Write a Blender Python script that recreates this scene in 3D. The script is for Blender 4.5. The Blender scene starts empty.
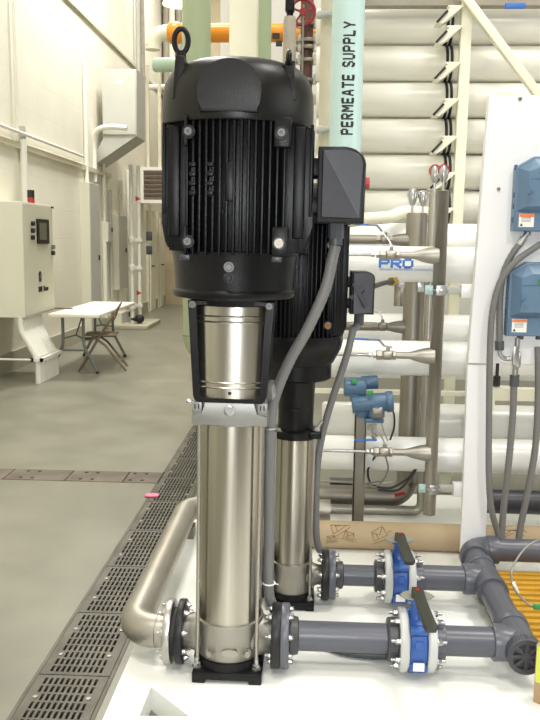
import bpy, bmesh, math, random
from mathutils import Vector, Matrix
random.seed(7)
S = bpy.context.scene
C = S.collection
V = Vector
PI = math.pi

# ---------------------------------------------------------------- camera
FPX = 800.0
ROLL = 0.012
EYE = V((0, 0, 1.6))
_a = 39 * math.cos(ROLL) - 118 * math.sin(ROLL)
_b = 39 * math.sin(ROLL) + 118 * math.cos(ROLL)
TH = math.atan(_b / FPX)
PS = math.atan(_a * math.cos(TH) / FPX)
FW = V((-math.sin(PS) * math.cos(TH), math.cos(PS) * math.cos(TH), -math.sin(TH)))
RT = V((math.cos(PS), math.sin(PS), 0))
UP = RT.cross(FW)
RC = RT * math.cos(ROLL) + UP * math.sin(ROLL)
UC = -RT * math.sin(ROLL) + UP * math.cos(ROLL)
cd = bpy.data.cameras.new('camera'); cam = bpy.data.objects.new('camera', cd); C.objects.link(cam)
cd.sensor_fit = 'VERTICAL'; cd.sensor_height = 36; cd.lens = FPX / 720 * 36; cd.clip_end = 100
m3 = Matrix((RC, UC, -FW)).transposed()
cam.matrix_world = Matrix.Translation(EYE) @ m3.to_4x4()
S.camera = cam

def ray(u, v): return FW + RC * ((u - 270) / FPX) + UC * ((360 - v) / FPX)
def at(u, v, Y):            # the point of the place seen at (u, v), Y metres ahead
    d = ray(u, v); return EYE + d * (Y / d.y)
def onz(u, v, z):           # ... on the level plane z
    d = ray(u, v); return EYE + d * ((z - EYE.z) / d.z)
def onx(u, v, x):           # ... on the plane x
    d = ray(u, v); return EYE + d * (x / d.x)

# ---------------------------------------------------------------- materials
def mat(name, col, rough=.5, metal=0., var=.0, vscale=6., bump=0., bscale=60., spec=.5, stretch=None, coat=0., emit=None, alpha=1., trans=0., rvar=0., aniso=0.):
    m = bpy.data.materials.new(name); m.use_nodes = True
    nt = m.node_tree; b = nt.nodes['Principled BSDF']; L = nt.links.new
    col4 = (*col, 1)
    b.inputs['Base Color'].default_value = col4
    b.inputs['Roughness'].default_value = rough
    b.inputs['Metallic'].default_value = metal
    b.inputs['Specular IOR Level'].default_value = spec
    b.inputs['Coat Weight'].default_value = coat
    b.inputs['Alpha'].default_value = alpha
    b.inputs['Transmission Weight'].default_value = trans
    if aniso:
        b.inputs['Anisotropic'].default_value = aniso
        tg = nt.nodes.new('ShaderNodeTangent'); tg.direction_type = 'RADIAL'; tg.axis = 'Z'; b.inputs['Anisotropic Rotation'].default_value = .25; L(tg.outputs[0], b.inputs['Tangent'])
    if emit:
        b.inputs['Emission Color'].default_value = (*emit[0], 1); b.inputs['Emission Strength'].default_value = emit[1]
    tc = nt.nodes.new('ShaderNodeTexCoord'); mp = nt.nodes.new('ShaderNodeMapping'); L(tc.outputs['Object'], mp.inputs['Vector'])
    if stretch: mp.inputs['Scale'].default_value = stretch
    if var or rvar:
        n = nt.nodes.new('ShaderNodeTexNoise'); n.inputs['Scale'].default_value = vscale; n.inputs['Detail'].default_value = 5
        L(mp.outputs['Vector'], n.inputs['Vector'])
        if var:
            r = nt.nodes.new('ShaderNodeValToRGB')
            r.color_ramp.elements[0].position = .3; r.color_ramp.elements[1].position = .72
            r.color_ramp.elements[0].color = (*[c * (1 - var) for c in col], 1)
            r.color_ramp.elements[1].color = (*[min(1, c * (1 + var)) for c in col], 1)
            L(n.outputs['Fac'], r.inputs['Fac']); L(r.outputs['Color'], b.inputs['Base Color'])
        if rvar:
            q = nt.nodes.new('ShaderNodeMapRange'); q.inputs['To Min'].default_value = max(.02, rough - rvar); q.inputs['To Max'].default_value = rough + rvar
            L(n.outputs['Fac'], q.inputs['Value']); L(q.outputs['Result'], b.inputs['Roughness'])
    if bump:
        n2 = nt.nodes.new('ShaderNodeTexNoise'); n2.inputs['Scale'].default_value = bscale; n2.inputs['Detail'].default_value = 4
        L(mp.outputs['Vector'], n2.inputs['Vector'])
        bp = nt.nodes.new('ShaderNodeBump'); bp.inputs['Strength'].default_value = bump; bp.inputs['Distance'].default_value = .01
        L(n2.outputs['Fac'], bp.inputs['Height']); L(bp.outputs['Normal'], b.inputs['Normal'])
    return m

M = {}
M['concrete'] = mat('polished concrete', (.198, .193, .150), .36, 0, .16, 2.2, .05, 60, spec=.5, rvar=.08)
M['cream'] = mat('cream painted block', (.80, .775, .66), .55, 0, .03, 2., .12, 14)
M['creamtrim'] = mat('cream trim', (.62, .58, .44), .5, 0, .05)
M['ceil'] = mat('ceiling', (.55, .54, .50), .8)
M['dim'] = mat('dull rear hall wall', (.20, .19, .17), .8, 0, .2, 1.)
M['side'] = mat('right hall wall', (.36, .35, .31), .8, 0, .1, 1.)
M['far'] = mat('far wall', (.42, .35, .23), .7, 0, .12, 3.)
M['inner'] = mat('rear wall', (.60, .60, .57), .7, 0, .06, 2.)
M['base'] = mat('grey beige base', (.42, .40, .31), .6, 0, .06)
M['grate'] = mat('dark ductile iron', (.10, .092, .074), .5, .35, .35, 6., .1, 120)
M['cover'] = mat('brown iron cover', (.13, .105, .08), .6, .2, .35, 5., .1, 90)
M['pit'] = mat('dark channel', (.02, .019, .017), .9)
M['skid'] = mat('white skid paint', (.86, .87, .83), .35, 0, .03, 3., .02, 40)
M['white'] = mat('white gloss paint', (.87, .87, .88), .3, 0, .015, 4.)
M['creamsteel'] = mat('cream steel paint', (.83, .81, .65), .4, 0, .03, 5.)
M['tube'] = mat('white tube gelcoat', (.84, .845, .82), .28, 0, .02, 3.)
M['oldtube'] = mat('ivory tube gelcoat', (.80, .78, .70), .3, 0, .04, 2.)
M['black'] = mat('black machine enamel', (.0048, .0048, .0058), .33, 0, .3, 20., .12, 260, spec=.25)
M['cover_black'] = mat('black fan cover', (.0065, .0063, .0055), .38, 0, .2, 12., .06, 220, spec=.3)
M['plasticblack'] = mat('black plastic', (.010, .010, .0115), .42, spec=.35)
M['lidgrey'] = mat('dark slate lid', (.045, .046, .055), .38, 0, .1, 15.)
M['rubber'] = mat('black rubber', (.018, .018, .018), .6)
M['olive'] = mat('dark olive plastic', (.030, .032, .022), .45)
M['brushed'] = mat('brushed stainless', (.44, .415, .36), .30, 1., .12, 3., .0, 1, stretch=(14, 14, .25), rvar=.04, aniso=.75)
M['guard'] = mat('brushed guard sheet', (.48, .455, .40), .32, 1., .10, 3., .0, 1, stretch=(14, 14, .3), rvar=.04, aniso=.75)
M['cast'] = mat('cast stainless', (.34, .325, .29), .42, .85, .08, 9., .08, 160)
M['head'] = mat('cast pump head', (.31, .31, .295), .45, .7, .05, 14., .06, 200)
M['stainpipe'] = mat('pickled stainless pipe', (.40, .38, .335), .45, .9, .10, 5., .03, 120)
M['greysteel'] = mat('dull steel pipe', (.28, .26, .22), .48, .85, .12, 5., .03, 120)
M['zinc'] = mat('bright zinc', (.50, .50, .50), .34, 1., .05, 30.)
M['bolt'] = mat('bolt steel', (.46, .46, .45), .34, 1., .1, 30.)
M['rustpipe'] = mat('dark rusty pipe', (.10, .045, .035), .5, 0, .3, 9.)
M['rust'] = mat('rusty screw', (.26, .14, .06), .6, .2)
M['boltdull'] = mat('dull grey screw', (.16, .16, .16), .5, .3)
M['flange'] = mat('machined steel flange', (.47, .46, .43), .35, .95, .06, 20.)
M['pvc'] = mat('grey pvc', (.088, .092, .115), .34, 0, .08, 4.)
M['pvcdark'] = mat('dark grey pvc', (.045, .046, .052), .42, 0, .1, 8.)
M['plate'] = mat('pale grey backing flange', (.53, .54, .53), .45, 0, .03, 8.)
M['blue'] = mat('blue epoxy', (.028, .10, .36), .35, 0, .1, 12., .04, 90)
M['boxblue'] = mat('steel blue housing', (.12, .20, .30), .42, 0, .05, 8.)
M['notch'] = mat('grey notched plate', (.30, .30, .27), .45, .3)
M['lidlight'] = None
M['boxblue2'] = mat('deep steel blue housing', (.05, .10, .19), .42, 0, .05, 8.)
M['txblue'] = mat('transmitter blue', (.065, .135, .225), .38, 0, .1, 14.)
M['conduit'] = mat('grey flexible conduit', (.165, .163, .16), .5, 0, .05, 8.)
M['conduitdark'] = mat('dark grey fitting', (.07, .075, .085), .45)
M['label'] = mat('white label', (.85, .84, .80), .5)
M['orange_ink'] = mat('orange ink', (.80, .22, .06), .5)
M['ink'] = mat('black ink', (.012, .012, .014), .5)
M['logoblue'] = mat('blue ink', (.05, .17, .55), .45)
M['kraft'] = mat('kraft paper', (.45, .345, .215), .7, 0, .10, 4., .03, 60)
M['kraftink'] = mat('brown print', (.24, .15, .075), .7)
M['card'] = mat('cardboard', (.38, .26, .14), .75, 0, .06, 8.)
M['yellow'] = mat('yellow grating', (.52, .29, .022), .5, 0, .10, 9., .05, 100)
M['lime'] = mat('yellow green print', (.55, .62, .08), .5)
M['permeate'] = mat('pale aqua pipe', (.50, .67, .65), .32, 0, .02, 3.)
M['green'] = mat('pale green pipe', (.37, .44, .28), .35, 0, .04, 3.)
M['palegreen'] = mat('mint green pipe', (.42, .55, .42), .38, 0, .04, 3.)
M['orange'] = mat('orange pipe', (.86, .30, .02), .35, 0, .05, 4.)
M['red'] = mat('red valve paint', (.27, .018, .02), .4)
M['redbright'] = mat('red plastic', (.42, .03, .03), .4)
M['brownpipe'] = mat('grey brown pipe', (.33, .30, .24), .5, 0, .1, 8., .1, 40)
M['clear'] = mat('milky beige pipe', (.55, .50, .38), .3, 0, .1, 6.)
M['cabinet'] = mat('off white cabinet', (.72, .71, .59), .42, 0, .02, 3.)
M['cabdoor'] = mat('light grey door', (.60, .59, .48), .42, 0, .02, 3.)
M['greypanel'] = mat('grey steel panel', (.47, .475, .43), .4, 0, .03, 3.)
M['whitepipe'] = mat('white conduit paint', (.78, .77, .70), .4)
M['tabletop'] = mat('white blow moulded top', (.84, .81, .68), .5)
M['tableleg'] = mat('grey table leg', (.16, .17, .155), .45)
M['chair'] = mat('brown chair steel', (.17, .125, .08), .5, 0, .1, 8.)
M['screen'] = mat('dark screen', (.02, .022, .02), .2)
M['screenlit'] = mat('dim display', (.10, .11, .09), .3)
M['pink'] = mat('pink paper', (.85, .22, .38), .6)
M['louver'] = mat('brown louver', (.20, .15, .12), .6)
M['brass'] = mat('brass', (.55, .38, .08), .35, .8)
M['cable'] = mat('black cable', (.02, .02, .025), .5)
M['wire'] = mat('twisted steel wire', (.22, .22, .20), .4, .6)
M['greentag'] = mat('green tag', (.03, .25, .08), .5)
M['lamp'] = mat('lamp lens', (1, .95, .85), .5, emit=((1, .93, .78), 14))
M['chartreuse'] = mat('cyan tint clip', (.45, .62, .62), .4)

# ---------------------------------------------------------------- mesh kit
def basis(d):
    d = V(d).normalized()
    a = V((0, 0, 1)) if abs(d.z) < .95 else V((1, 0, 0))
    x = a.cross(d).normalized(); y = d.cross(x)
    return x, y, d

class MB:
    def __init__(s): s.bm = bmesh.new()
    def faces(s, vs, fs):
        bv = [s.bm.verts.new(v) for v in vs]
        for f in fs:
            try: s.bm.faces.new([bv[i] for i in f])
            except ValueError: pass
        return bv
    def box(s, c, d, rz=0, bevel=0, R=None):
        c = V(c); h = V(d) / 2
        Rm = R if R is not None else Matrix.Rotation(rz, 3, 'Z')
        vs = [c + Rm @ V((x * h.x, y * h.y, z * h.z)) for x in (-1, 1) for y in (-1, 1) for z in (-1, 1)]
        bv = s.faces(vs, [(0, 1, 3, 2), (4, 6, 7, 5), (0, 4, 5, 1), (2, 3, 7, 6), (0, 2, 6, 4), (1, 5, 7, 3)])
        if bevel:
            es = {e for v in bv for e in v.link_edges}
            bmesh.ops.bevel(s.bm, geom=list(es), offset=bevel, segments=2, affect='EDGES', profile=.5)
        return s
    def span(s, p, q, bevel=0):
        p, q = V(p), V(q)
        return s.box((p + q) / 2, [abs(a - b) for a, b in zip(p, q)], bevel=bevel)
    def bar(s, p, q, w, h, bevel=0):
        p, q = V(p), V(q); x, y, z = basis(q - p)
        R = Matrix((x, y, z)).transposed()
        return s.box((p + q) / 2, (w, h, (q - p).length), R=R, bevel=bevel)
    def lathe(s, prof, o=(0, 0, 0), d=(0, 0, 1), n=40, a0=0, a1=2 * PI, sx=1, sy=1):
        o = V(o); x, y, z = basis(d)
        full = abs(a1 - a0 - 2 * PI) < 1e-6
        k = n if full else n + 1
        rings = []
        for r, h in prof:
            if r < 1e-6: rings.append([s.bm.verts.new(o + z * h)])
            else: rings.append([s.bm.verts.new(o + z * h + (x * math.cos(a0 + (a1 - a0) * i / n) * sx + y * math.sin(a0 + (a1 - a0) * i / n) * sy) * r) for i in range(k)])
        for A, B in zip(rings, rings[1:]):
            for i in range(n):
                j = (i + 1) % k
                try:
                    if len(A) == 1 and len(B) == 1: continue
                    if len(A) == 1: s.bm.faces.new((A[0], B[j], B[i]))
                    elif len(B) == 1: s.bm.faces.new((A[i], A[j], B[0]))
                    else: s.bm.faces.new((A[i], A[j], B[j], B[i]))
                except ValueError: pass
        return s
    def cyl(s, p, q, r, r2=None, n=24):
        p, q = V(p), V(q); r2 = r if r2 is None else r2; L = (q - p).length
        return s.lathe([(0, 0), (r, 0), (r2, L), (0, L)], p, q - p, n)
    def rcyl(s, p, q, r, b=.004, n=32):      # cylinder with eased edges
        p, q = V(p), V(q); L = (q - p).length
        return s.lathe([(0, 0), (r - b, 0), (r - .3 * b, .3 * b), (r, b), (r, L - b), (r - .3 * b, L - .3 * b), (r - b, L), (0, L)], p, q - p, n)
    def ring(s, p, q, r, ri, b=.002, n=40):
        p, q = V(p), V(q); L = (q - p).length
        return s.lathe([(ri, 0), (r - b, 0), (r, b), (r, L - b), (r - b, L), (ri, L), (ri, 0)], p, q - p, n)
    def tube(s, pts, r, n=14, cap=True):
        pts = [V(p) for p in pts]
        rr = r if isinstance(r, (list, tuple)) else [r] * len(pts)
        T = []
        for i in range(len(pts)):
            a = pts[max(0, i - 1)]; b = pts[min(len(pts) - 1, i + 1)]
            T.append((b - a).normalized())
        x, y, _ = basis(T[0]); rings = []
        for i, p in enumerate(pts):
            t = T[i]
            x = (x - t * x.dot(t)).normalized(); y = t.cross(x)
            rings.append([s.bm.verts.new(p + (x * math.cos(2 * PI * k / n) + y * math.sin(2 * PI * k / n)) * rr[i]) for k in range(n)])
        for A, B in zip(rings, rings[1:]):
            for i in range(n):
                j = (i + 1) % n; s.bm.faces.new((A[i], A[j], B[j], B[i]))
        if cap:
            s.bm.faces.new(rings[0][::-1]); s.bm.faces.new(rings[-1])
        return s
    def prism(s, poly, o, ax, ay, depth, bevel=0):   # polygon in plane (ax, ay) at o, extruded along ax x ay
        o, ax, ay = V(o), V(ax).normalized(), V(ay).normalized(); az = ax.cross(ay)
        n = len(poly)
        A = [s.bm.verts.new(o + ax * u + ay * v) for u, v in poly]
        B = [s.bm.verts.new(o + ax * u + ay * v + az * depth) for u, v in poly]
        fs = [s.bm.faces.new(A[::-1]), s.bm.faces.new(B)]
        for i in range(n): fs.append(s.bm.faces.new((A[i], A[(i + 1) % n], B[(i + 1) % n], B[i])))
        if bevel:
            es = list(fs[1].edges) + list(fs[0].edges)
            bmesh.ops.bevel(s.bm, geom=es, offset=bevel, segments=2, affect='EDGES', profile=.5)
        return s
    def hole_prism(s, outer, inner, o, ax, ay, depth):
        o, ax, ay = V(o), V(ax).normalized(), V(ay).normalized(); az = ax.cross(ay)
        loops = []; es = []
        for lp in [outer] + inner:
            vs = [s.bm.verts.new(o + ax * u + ay * v) for u, v in lp]
            loops.append(vs)
            for i in range(len(vs)): es.append(s.bm.edges.new((vs[i], vs[(i + 1) % len(vs)])))
        r = bmesh.ops.triangle_fill(s.bm, edges=es, use_beauty=True, use_dissolve=False)
        fs = [f for f in r['geom'] if isinstance(f, bmesh.types.BMFace)]
        e = bmesh.ops.extrude_face_region(s.bm, geom=fs)
        bmesh.ops.translate(s.bm, verts=[v for v in e['geom'] if isinstance(v, bmesh.types.BMVert)], vec=az * depth)
        return s
    def torus(s, c, d, R, r, n=32, k=10, sx=1, sy=1):
        c = V(c); x, y, z = basis(d)
        g = []
        for i in range(n):
            a = 2 * PI * i / n; cdir = x * math.cos(a) * sx + y * math.sin(a) * sy
            rad = (x * math.cos(a) + y * math.sin(a))
            g.append([s.bm.verts.new(c + cdir * R + rad * r * math.cos(2 * PI * j / k) + z * r * math.sin(2 * PI * j / k)) for j in range(k)])
        for i in range(n):
            for j in range(k):
                s.bm.faces.new((g[i][j], g[(i + 1) % n][j], g[(i + 1) % n][(j + 1) % k], g[i][(j + 1) % k]))
        return s
    def ball(s, c, r, n=16):
        k = n // 2
        return s.lathe([(r * math.sin(PI * i / k), -r * math.cos(PI * i / k)) for i in range(k + 1)], c, (0, 0, 1), n)
    def bolt(s, p, d, r=.010, h=.009, washer=True):
        p = V(p); d = V(d).normalized()
        if washer: s.cyl(p, p + d * .003, r * 1.35, n=16)
        s.lathe([(0, 0), (r, 0), (r, h * .8), (r * .8, h), (0, h)], p + d * (.003 if washer else 0), d, 6)
        return s
    def socket(s, p, d, r=.012, h=.012):     # cap screw with a recess
        s.lathe([(0, 0), (r, 0), (r, h * .8), (r * .85, h), (r * .45, h), (r * .45, h * .4), (0, h * .4)], p, d, 20)
        return s
    def elbow(s, c, a, b, R, r, n=20, k=10):  # quarter bend from c+a*R to c+b*R round corner c
        c, a, b = V(c), V(a).normalized(), V(b).normalized(); o = c + (a + b) * R
        pts = [o - b * R * math.cos(t) - a * R * math.sin(t) for t in [PI / 2 * i / k for i in range(k + 1)]]
        return s.tube(pts, r, n, cap=False)
    def build(s, name, m, parent=None, smooth=38):
        org = V((0, 0, 0))
        if parent is not None: org = V(parent['_o'])
        bmesh.ops.remove_doubles(s.bm, verts=s.bm.verts, dist=1e-6)
        bmesh.ops.recalc_face_normals(s.bm, faces=s.bm.faces)
        if parent is None:
            xs = [v.co for v in s.bm.verts]
            lo = V([min(v[i] for v in xs) for i in range(3)]); hi = V([max(v[i] for v in xs) for i in range(3)])
            org = V(((lo.x + hi.x) / 2, (lo.y + hi.y) / 2, lo.z))
        bmesh.ops.translate(s.bm, verts=s.bm.verts, vec=-org)
        me = bpy.data.meshes.new(name); s.bm.to_mesh(me); s.bm.free()
        me.materials.append(M[m] if isinstance(m, str) else m)
        if smooth:
            me.polygons.foreach_set('use_smooth', [True] * len(me.polygons))
            me.set_sharp_from_angle(angle=math.radians(smooth))
        o = bpy.data.objects.new(name, me); C.objects.link(o)
        if parent is not None: o.parent = parent
        else: o.location = org
        o['_o'] = list(org)
        return o

def tag(o, label, cat, group=None, kind=None):
    o['label'] = label; o['category'] = cat
    if group: o['group'] = group
    if kind: o['kind'] = kind
    return o
def thing(name, label, cat, loc=(0, 0, 0), group=None, local=False):
    o = bpy.data.objects.new(name, None); C.objects.link(o); o.location = V(loc); o.empty_display_size = .05
    o['_o'] = [0, 0, 0] if local else list(V(loc))
    return tag(o, label, cat, group)
def struct(o): o['kind'] = 'structure'; return o
def dup(root, loc, rz=None, label=None):
    r = root.copy(); C.objects.link(r); r.location = V(loc)
    if rz is not None: r.rotation_euler.z = rz
    if label: r['label'] = label
    for ch in list(root.children):
        c = ch.copy(); C.objects.link(c); c.parent = r
        for g in list(ch.children):
            d = g.copy(); C.objects.link(d); d.parent = c
    return r
def spline(pts, n=8):
    P = [V(p) for p in pts]; out = []
    for i in range(len(P) - 1):
        p0 = P[max(0, i - 1)]; p1 = P[i]; p2 = P[i + 1]; p3 = P[min(len(P) - 1, i + 2)]
        for k in range(n):
            t = k / n
            out.append(.5 * ((2 * p1) + (p2 - p0) * t + (2 * p0 - 5 * p1 + 4 * p2 - p3) * t * t + (3 * p1 - p0 - 3 * p2 + p3) * t ** 3))
    out.append(P[-1]); return out
def path(pix, n=8): return spline([at(*p) for p in pix], n)
def arc(cx, cy, rx, ry, a0, a1, n=8):
    return [(cx + rx * math.cos(a0 + (a1 - a0) * i / n), cy + ry * math.sin(a0 + (a1 - a0) * i / n)) for i in range(n + 1)]

# stroke letters, each stroke a bar on a 0..4 x 0..6 grid
GLY = {'P': [((0, 0), (0, 6)), ((.9, 6), (3, 6)), ((3.6, 5.4), (3.6, 3.6)), ((.9, 3), (3, 3))],
 'E': [((0, 0), (0, 6)), ((.9, 6), (3.6, 6)), ((.9, 3), (3, 3)), ((.9, 0), (3.6, 0))],
 'R': [((0, 0), (0, 6)), ((.9, 6), (3, 6)), ((3.6, 5.4), (3.6, 3.7)), ((.9, 3), (3, 3)), ((1.7, 2.4), (3.7, 0))],
 'M': [((0, 0), (0, 6)), ((.8, 5.4), (1.9, 2.6)), ((2.3, 2.6), (3.4, 5.4)), ((4.2, 0), (4.2, 6))],
 'A': [((0, 0), (1.5, 6)), ((2.3, 6), (3.8, 0)), ((1.3, 2), (2.5, 2))],
 'T': [((0, 6), (1.4, 6)), ((2.6, 6), (4, 6)), ((2, 0), (2, 6))],
 'S': [((3.5, 5.2), (2.6, 6)), ((2.2, 6), (.9, 6)), ((.2, 5.4), (.3, 3.8)), ((.9, 3.2), (2.8, 2.8)), ((3.6, 2.3), (3.6, .8)), ((2.9, 0), (1.6, 0)), ((1.1, 0), (.1, .8))],
 'U': [((0, 6), (0, .9)), ((.7, 0), (2.9, 0)), ((3.6, .9), (3.6, 6))],
 'L': [((0, 0), (0, 6)), ((.9, 0), (3.4, 0))],
 'Y': [((0, 6), (1.7, 3)), ((4, 6), (2.4, 3.1)), ((2, 0), (2, 2.4))],
 'O': [((0, 1), (0, 5)), ((.6, 6), (3, 6)), ((3.6, 5), (3.6, 1)), ((3, 0), (.6, 0))], ' ': []}
def strokes(text, h, w, thick, gap, ext=.3):          # quads (list of 4 points) in a flat plane; x along the text
    out = []; x = 0
    for ch in text:
        for (a, b) in GLY[ch]:
            if ext > .3: a = (.1 if a[0] == .9 else a[0], a[1]); b = (.1 if b[0] == .9 else b[0], b[1])
            p = V((x + a[0] / 4 * w, a[1] / 6 * h)); q = V((x + b[0] / 4 * w, b[1] / 6 * h))
            t = (q - p).normalized(); nrm = V((-t.y, t.x)) * thick / 2
            p = p - t * thick * ext; q = q + t * thick * ext
            out.append([p - nrm, q - nrm, q + nrm, p + nrm])
        x += (w * (1.12 if ch == 'M' else 1) if ch != ' ' else w * .55) + gap
    return out, x - gap
# ---------------------------------------------------------------- the hall
Z0 = .085                      # top of the steel skid
LX = -3.6                      # left wall
gx0 = onz(10, 720, 0).x; gx1 = onz(84, 720, 0).x     # trench drain along the aisle
gxa = gx0 + .0; gxb = gx0 + .27
GY0, GY1 = 1.6, 8.8
ca = onz(60, 470.5, 0).y; cb = onz(60, 480.5, 0).y
cy0, cy1 = cb - .01, ca + .01  # the cross trench
fl = MB()
def quad(b, x0, y0, x1, y1, z): b.faces([(x0, y0, z), (x1, y0, z), (x1, y1, z), (x0, y1, z)], [(0, 1, 2, 3)])
quad(fl, LX, -6, 8, GY0, 0); quad(fl, LX, GY1, 8, 20, 0); quad(fl, gxb, GY0, 8, GY1, 0)
quad(fl, LX, GY0, gxa, cy0, 0); quad(fl, LX, cy1, gxa, GY1, 0)
struct(fl.build('floor', 'concrete', smooth=0))
pt = MB()
pt.span((gxa, GY0, -.16), (gxb, GY1, -.15)); pt.span((gxa - .01, GY0, -.16), (gxa, GY1, -.001)); pt.span((gxb, GY0, -.16), (gxb + .01, GY1, -.001))
pt.span((LX, cy0, -.16), (gxa, cy1, -.15)); pt.span((LX, cy0 - .01, -.16), (gxa, cy0, -.001)); pt.span((LX, cy1, -.16), (gxa, cy1 + .01, -.001))
struct(pt.build('trim_3', 'pit', smooth=0))

w = MB(); w.span((LX - .2, -6, 0), (LX, 20.2, 8.2)); struct(w.build('wall_left', 'cream', smooth=0))
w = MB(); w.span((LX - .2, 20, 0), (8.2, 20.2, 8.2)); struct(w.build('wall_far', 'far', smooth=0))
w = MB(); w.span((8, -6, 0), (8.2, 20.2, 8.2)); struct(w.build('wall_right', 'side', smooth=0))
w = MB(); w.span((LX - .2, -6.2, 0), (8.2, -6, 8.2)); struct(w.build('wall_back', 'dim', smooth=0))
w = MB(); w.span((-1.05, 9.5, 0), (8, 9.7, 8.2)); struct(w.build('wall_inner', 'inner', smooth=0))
w = MB(); w.span((LX - .2, -6.2, 8.2), (8.2, 20.2, 8.3)); struct(w.build('ceiling', 'ceil', smooth=0))

# painted block courses on the left wall
nt = M['cream'].node_tree; bs = nt.nodes['Principled BSDF']
bk = nt.nodes.new('ShaderNodeTexBrick'); bk.inputs['Scale'].default_value = 1.0
bk.inputs['Brick Width'].default_value = .8; bk.inputs['Row Height'].default_value = .4; bk.inputs['Mortar Size'].default_value = .006
bk.inputs['Color1'].default_value = bk.inputs['Color2'].default_value = (1, 1, 1, 1); bk.inputs['Mortar'].default_value = (0, 0, 0, 1)
tc = nt.nodes.new('ShaderNodeTexCoord'); sx = nt.nodes.new('ShaderNodeSeparateXYZ'); cx = nt.nodes.new('ShaderNodeCombineXYZ')
nt.links.new(tc.outputs['Object'], sx.inputs[0]); nt.links.new(sx.outputs['Y'], cx.inputs['X']); nt.links.new(sx.outputs['Z'], cx.inputs['Y'])
nt.links.new(cx.outputs[0], bk.inputs['Vector'])
bp = nt.nodes.new('ShaderNodeBump'); bp.inputs['Strength'].default_value = .5; bp.inputs['Distance'].default_value = .01
nt.links.new(bk.outputs['Color'], bp.inputs['Height'])
old = bs.inputs['Normal'].links[0].from_node
nt.links.new(old.outputs['Normal'], bp.inputs['Normal']); nt.links.new(bp.outputs['Normal'], bs.inputs['Normal'])

b = MB(); b.span((LX, -6, 0), (LX + .03, 20, .24)); struct(b.build('baseboard_left', 'base', smooth=0))
zt = onx(0, 136, LX + .04).z
b = MB(); b.span((LX, -6, zt - .07), (LX + .05, 14.5, zt)); struct(b.build('ledge_shade_strip', 'creamtrim', smooth=0))  # wall ledge as a strip, its shade put into a darker cream
zt2 = onx(70, 0, LX + .05).z
b = MB(); b.span((LX, 6, zt2 - .01), (LX + .04, 20, zt2 + .03)); struct(b.build('trim_2', 'creamtrim', smooth=0))
# doors low on the left wall near its end
for i, (u0, u1) in enumerate(((147, 153.5), (157, 161.5))):
    p = onx(u0, 300, LX); q = onx(u1, 300, LX)
    b = MB(); b.span((LX, p.y, 0), (LX + .05, q.y, 2.25)); d = struct(b.build('door_%d' % (i + 1), 'creamtrim', smooth=0))
    h = MB(); h.span((LX + .05, p.y + .12, .02), (LX + .07, q.y - .12, 2.12)); h.build('door_panel', 'cabinet', d)
    k = MB(); k.bar((LX + .07, p.y + .25, 1.02), (LX + .13, p.y + .25, 1.02), .03, .03); k.build('door_handle', 'rubber', d)

# ---------------------------------------------------------------- drain grates
def grate(name, x0, x1, y0, y1):
    nx, ny = 10, 9
    bm = MB(); W = x1 - x0; Ln = y1 - y0
    mx, my = .028, .014
    sw = (W - 2 * mx) / nx; sl = (Ln - 2 * my) / ny
    xs = [0]; ys = [0]
    for i in range(nx): xs += [mx + i * sw + sw * .22, mx + i * sw + sw * .74]
    xs += [W]
    for j in range(ny): ys += [my + j * sl + sl * .1, my + j * sl + sl * .9]
    ys += [Ln]
    g = [[bm.bm.verts.new((x0 + x, y0 + y, .004)) for x in xs] for y in ys]
    fs = []
    for j in range(len(ys) - 1):
        for i in range(len(xs) - 1):
            if i % 2 == 1 and j % 2 == 1:
                if not (j in (5, 13) and i in (1, 19)): continue
            fs.append(bm.bm.faces.new((g[j][i], g[j][i + 1], g[j + 1][i + 1], g[j + 1][i])))
    e = bmesh.ops.extrude_face_region(bm.bm, geom=fs)
    bmesh.ops.translate(bm.bm, verts=[v for v in e['geom'] if isinstance(v, bmesh.types.BMVert)], vec=(0, 0, -.022))
    return bm.build(name, 'grate', smooth=0)
GL = .5
gn = 0; y = 2.22
gw = ['nearest the camera', 'second from the camera, left of the near pump', 'third from the camera', 'fourth from the camera, beside the suction pipe elbow', 'fifth from the camera', 'sixth from the camera', 'seventh, carrying the pink scrap', 'eighth from the camera', 'ninth from the camera', 'tenth from the camera', 'eleventh from the camera', 'twelfth from the camera', 'last one before the pump hides the drain']
glist = []
while y < GY1 - .3 and gn < 11:
    o = grate('drain_grate', gxa + .004, gxb - .004, y + .003, y + GL - .003)
    for px in (gxa + .032, gxb - .032):
        for py in (y + .014 + 2.5 * (GL - .034) / 9, y + .014 + 6.5 * (GL - .034) / 9): s = MB(); s.cyl((px + (.008 if px < (gxa + gxb) / 2 else -.008), py, .003), (px + (.008 if px < (gxa + gxb) / 2 else -.008), py, .007), .0085, n=12); s.build('bolt', 'head', o)
    glist.append((o, y)); y += GL; gn += 1
# kerb angle of the trench
b = MB()
b.span((gxa - .012, GY0, -.02), (gxa + .002, cy0, .003)); b.span((gxa - .012, cy1, -.02), (gxa + .002, GY1, .003)); b.span((gxb - .002, GY0, -.02), (gxb + .012, GY1, .003))
struct(b.build('trim_4', 'grate', smooth=0))
ordn = ['first', 'second', 'third', 'fourth', 'fifth', 'sixth', 'seventh', 'eighth', 'ninth', 'tenth', 'eleventh']
for i, (o, yy) in enumerate(glist):
    tag(o, 'slotted dark iron trench grate, %s in the aisle drain counting from the camera' % ordn[i], 'drain grate', 'slotted grates of the aisle drain')
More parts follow.
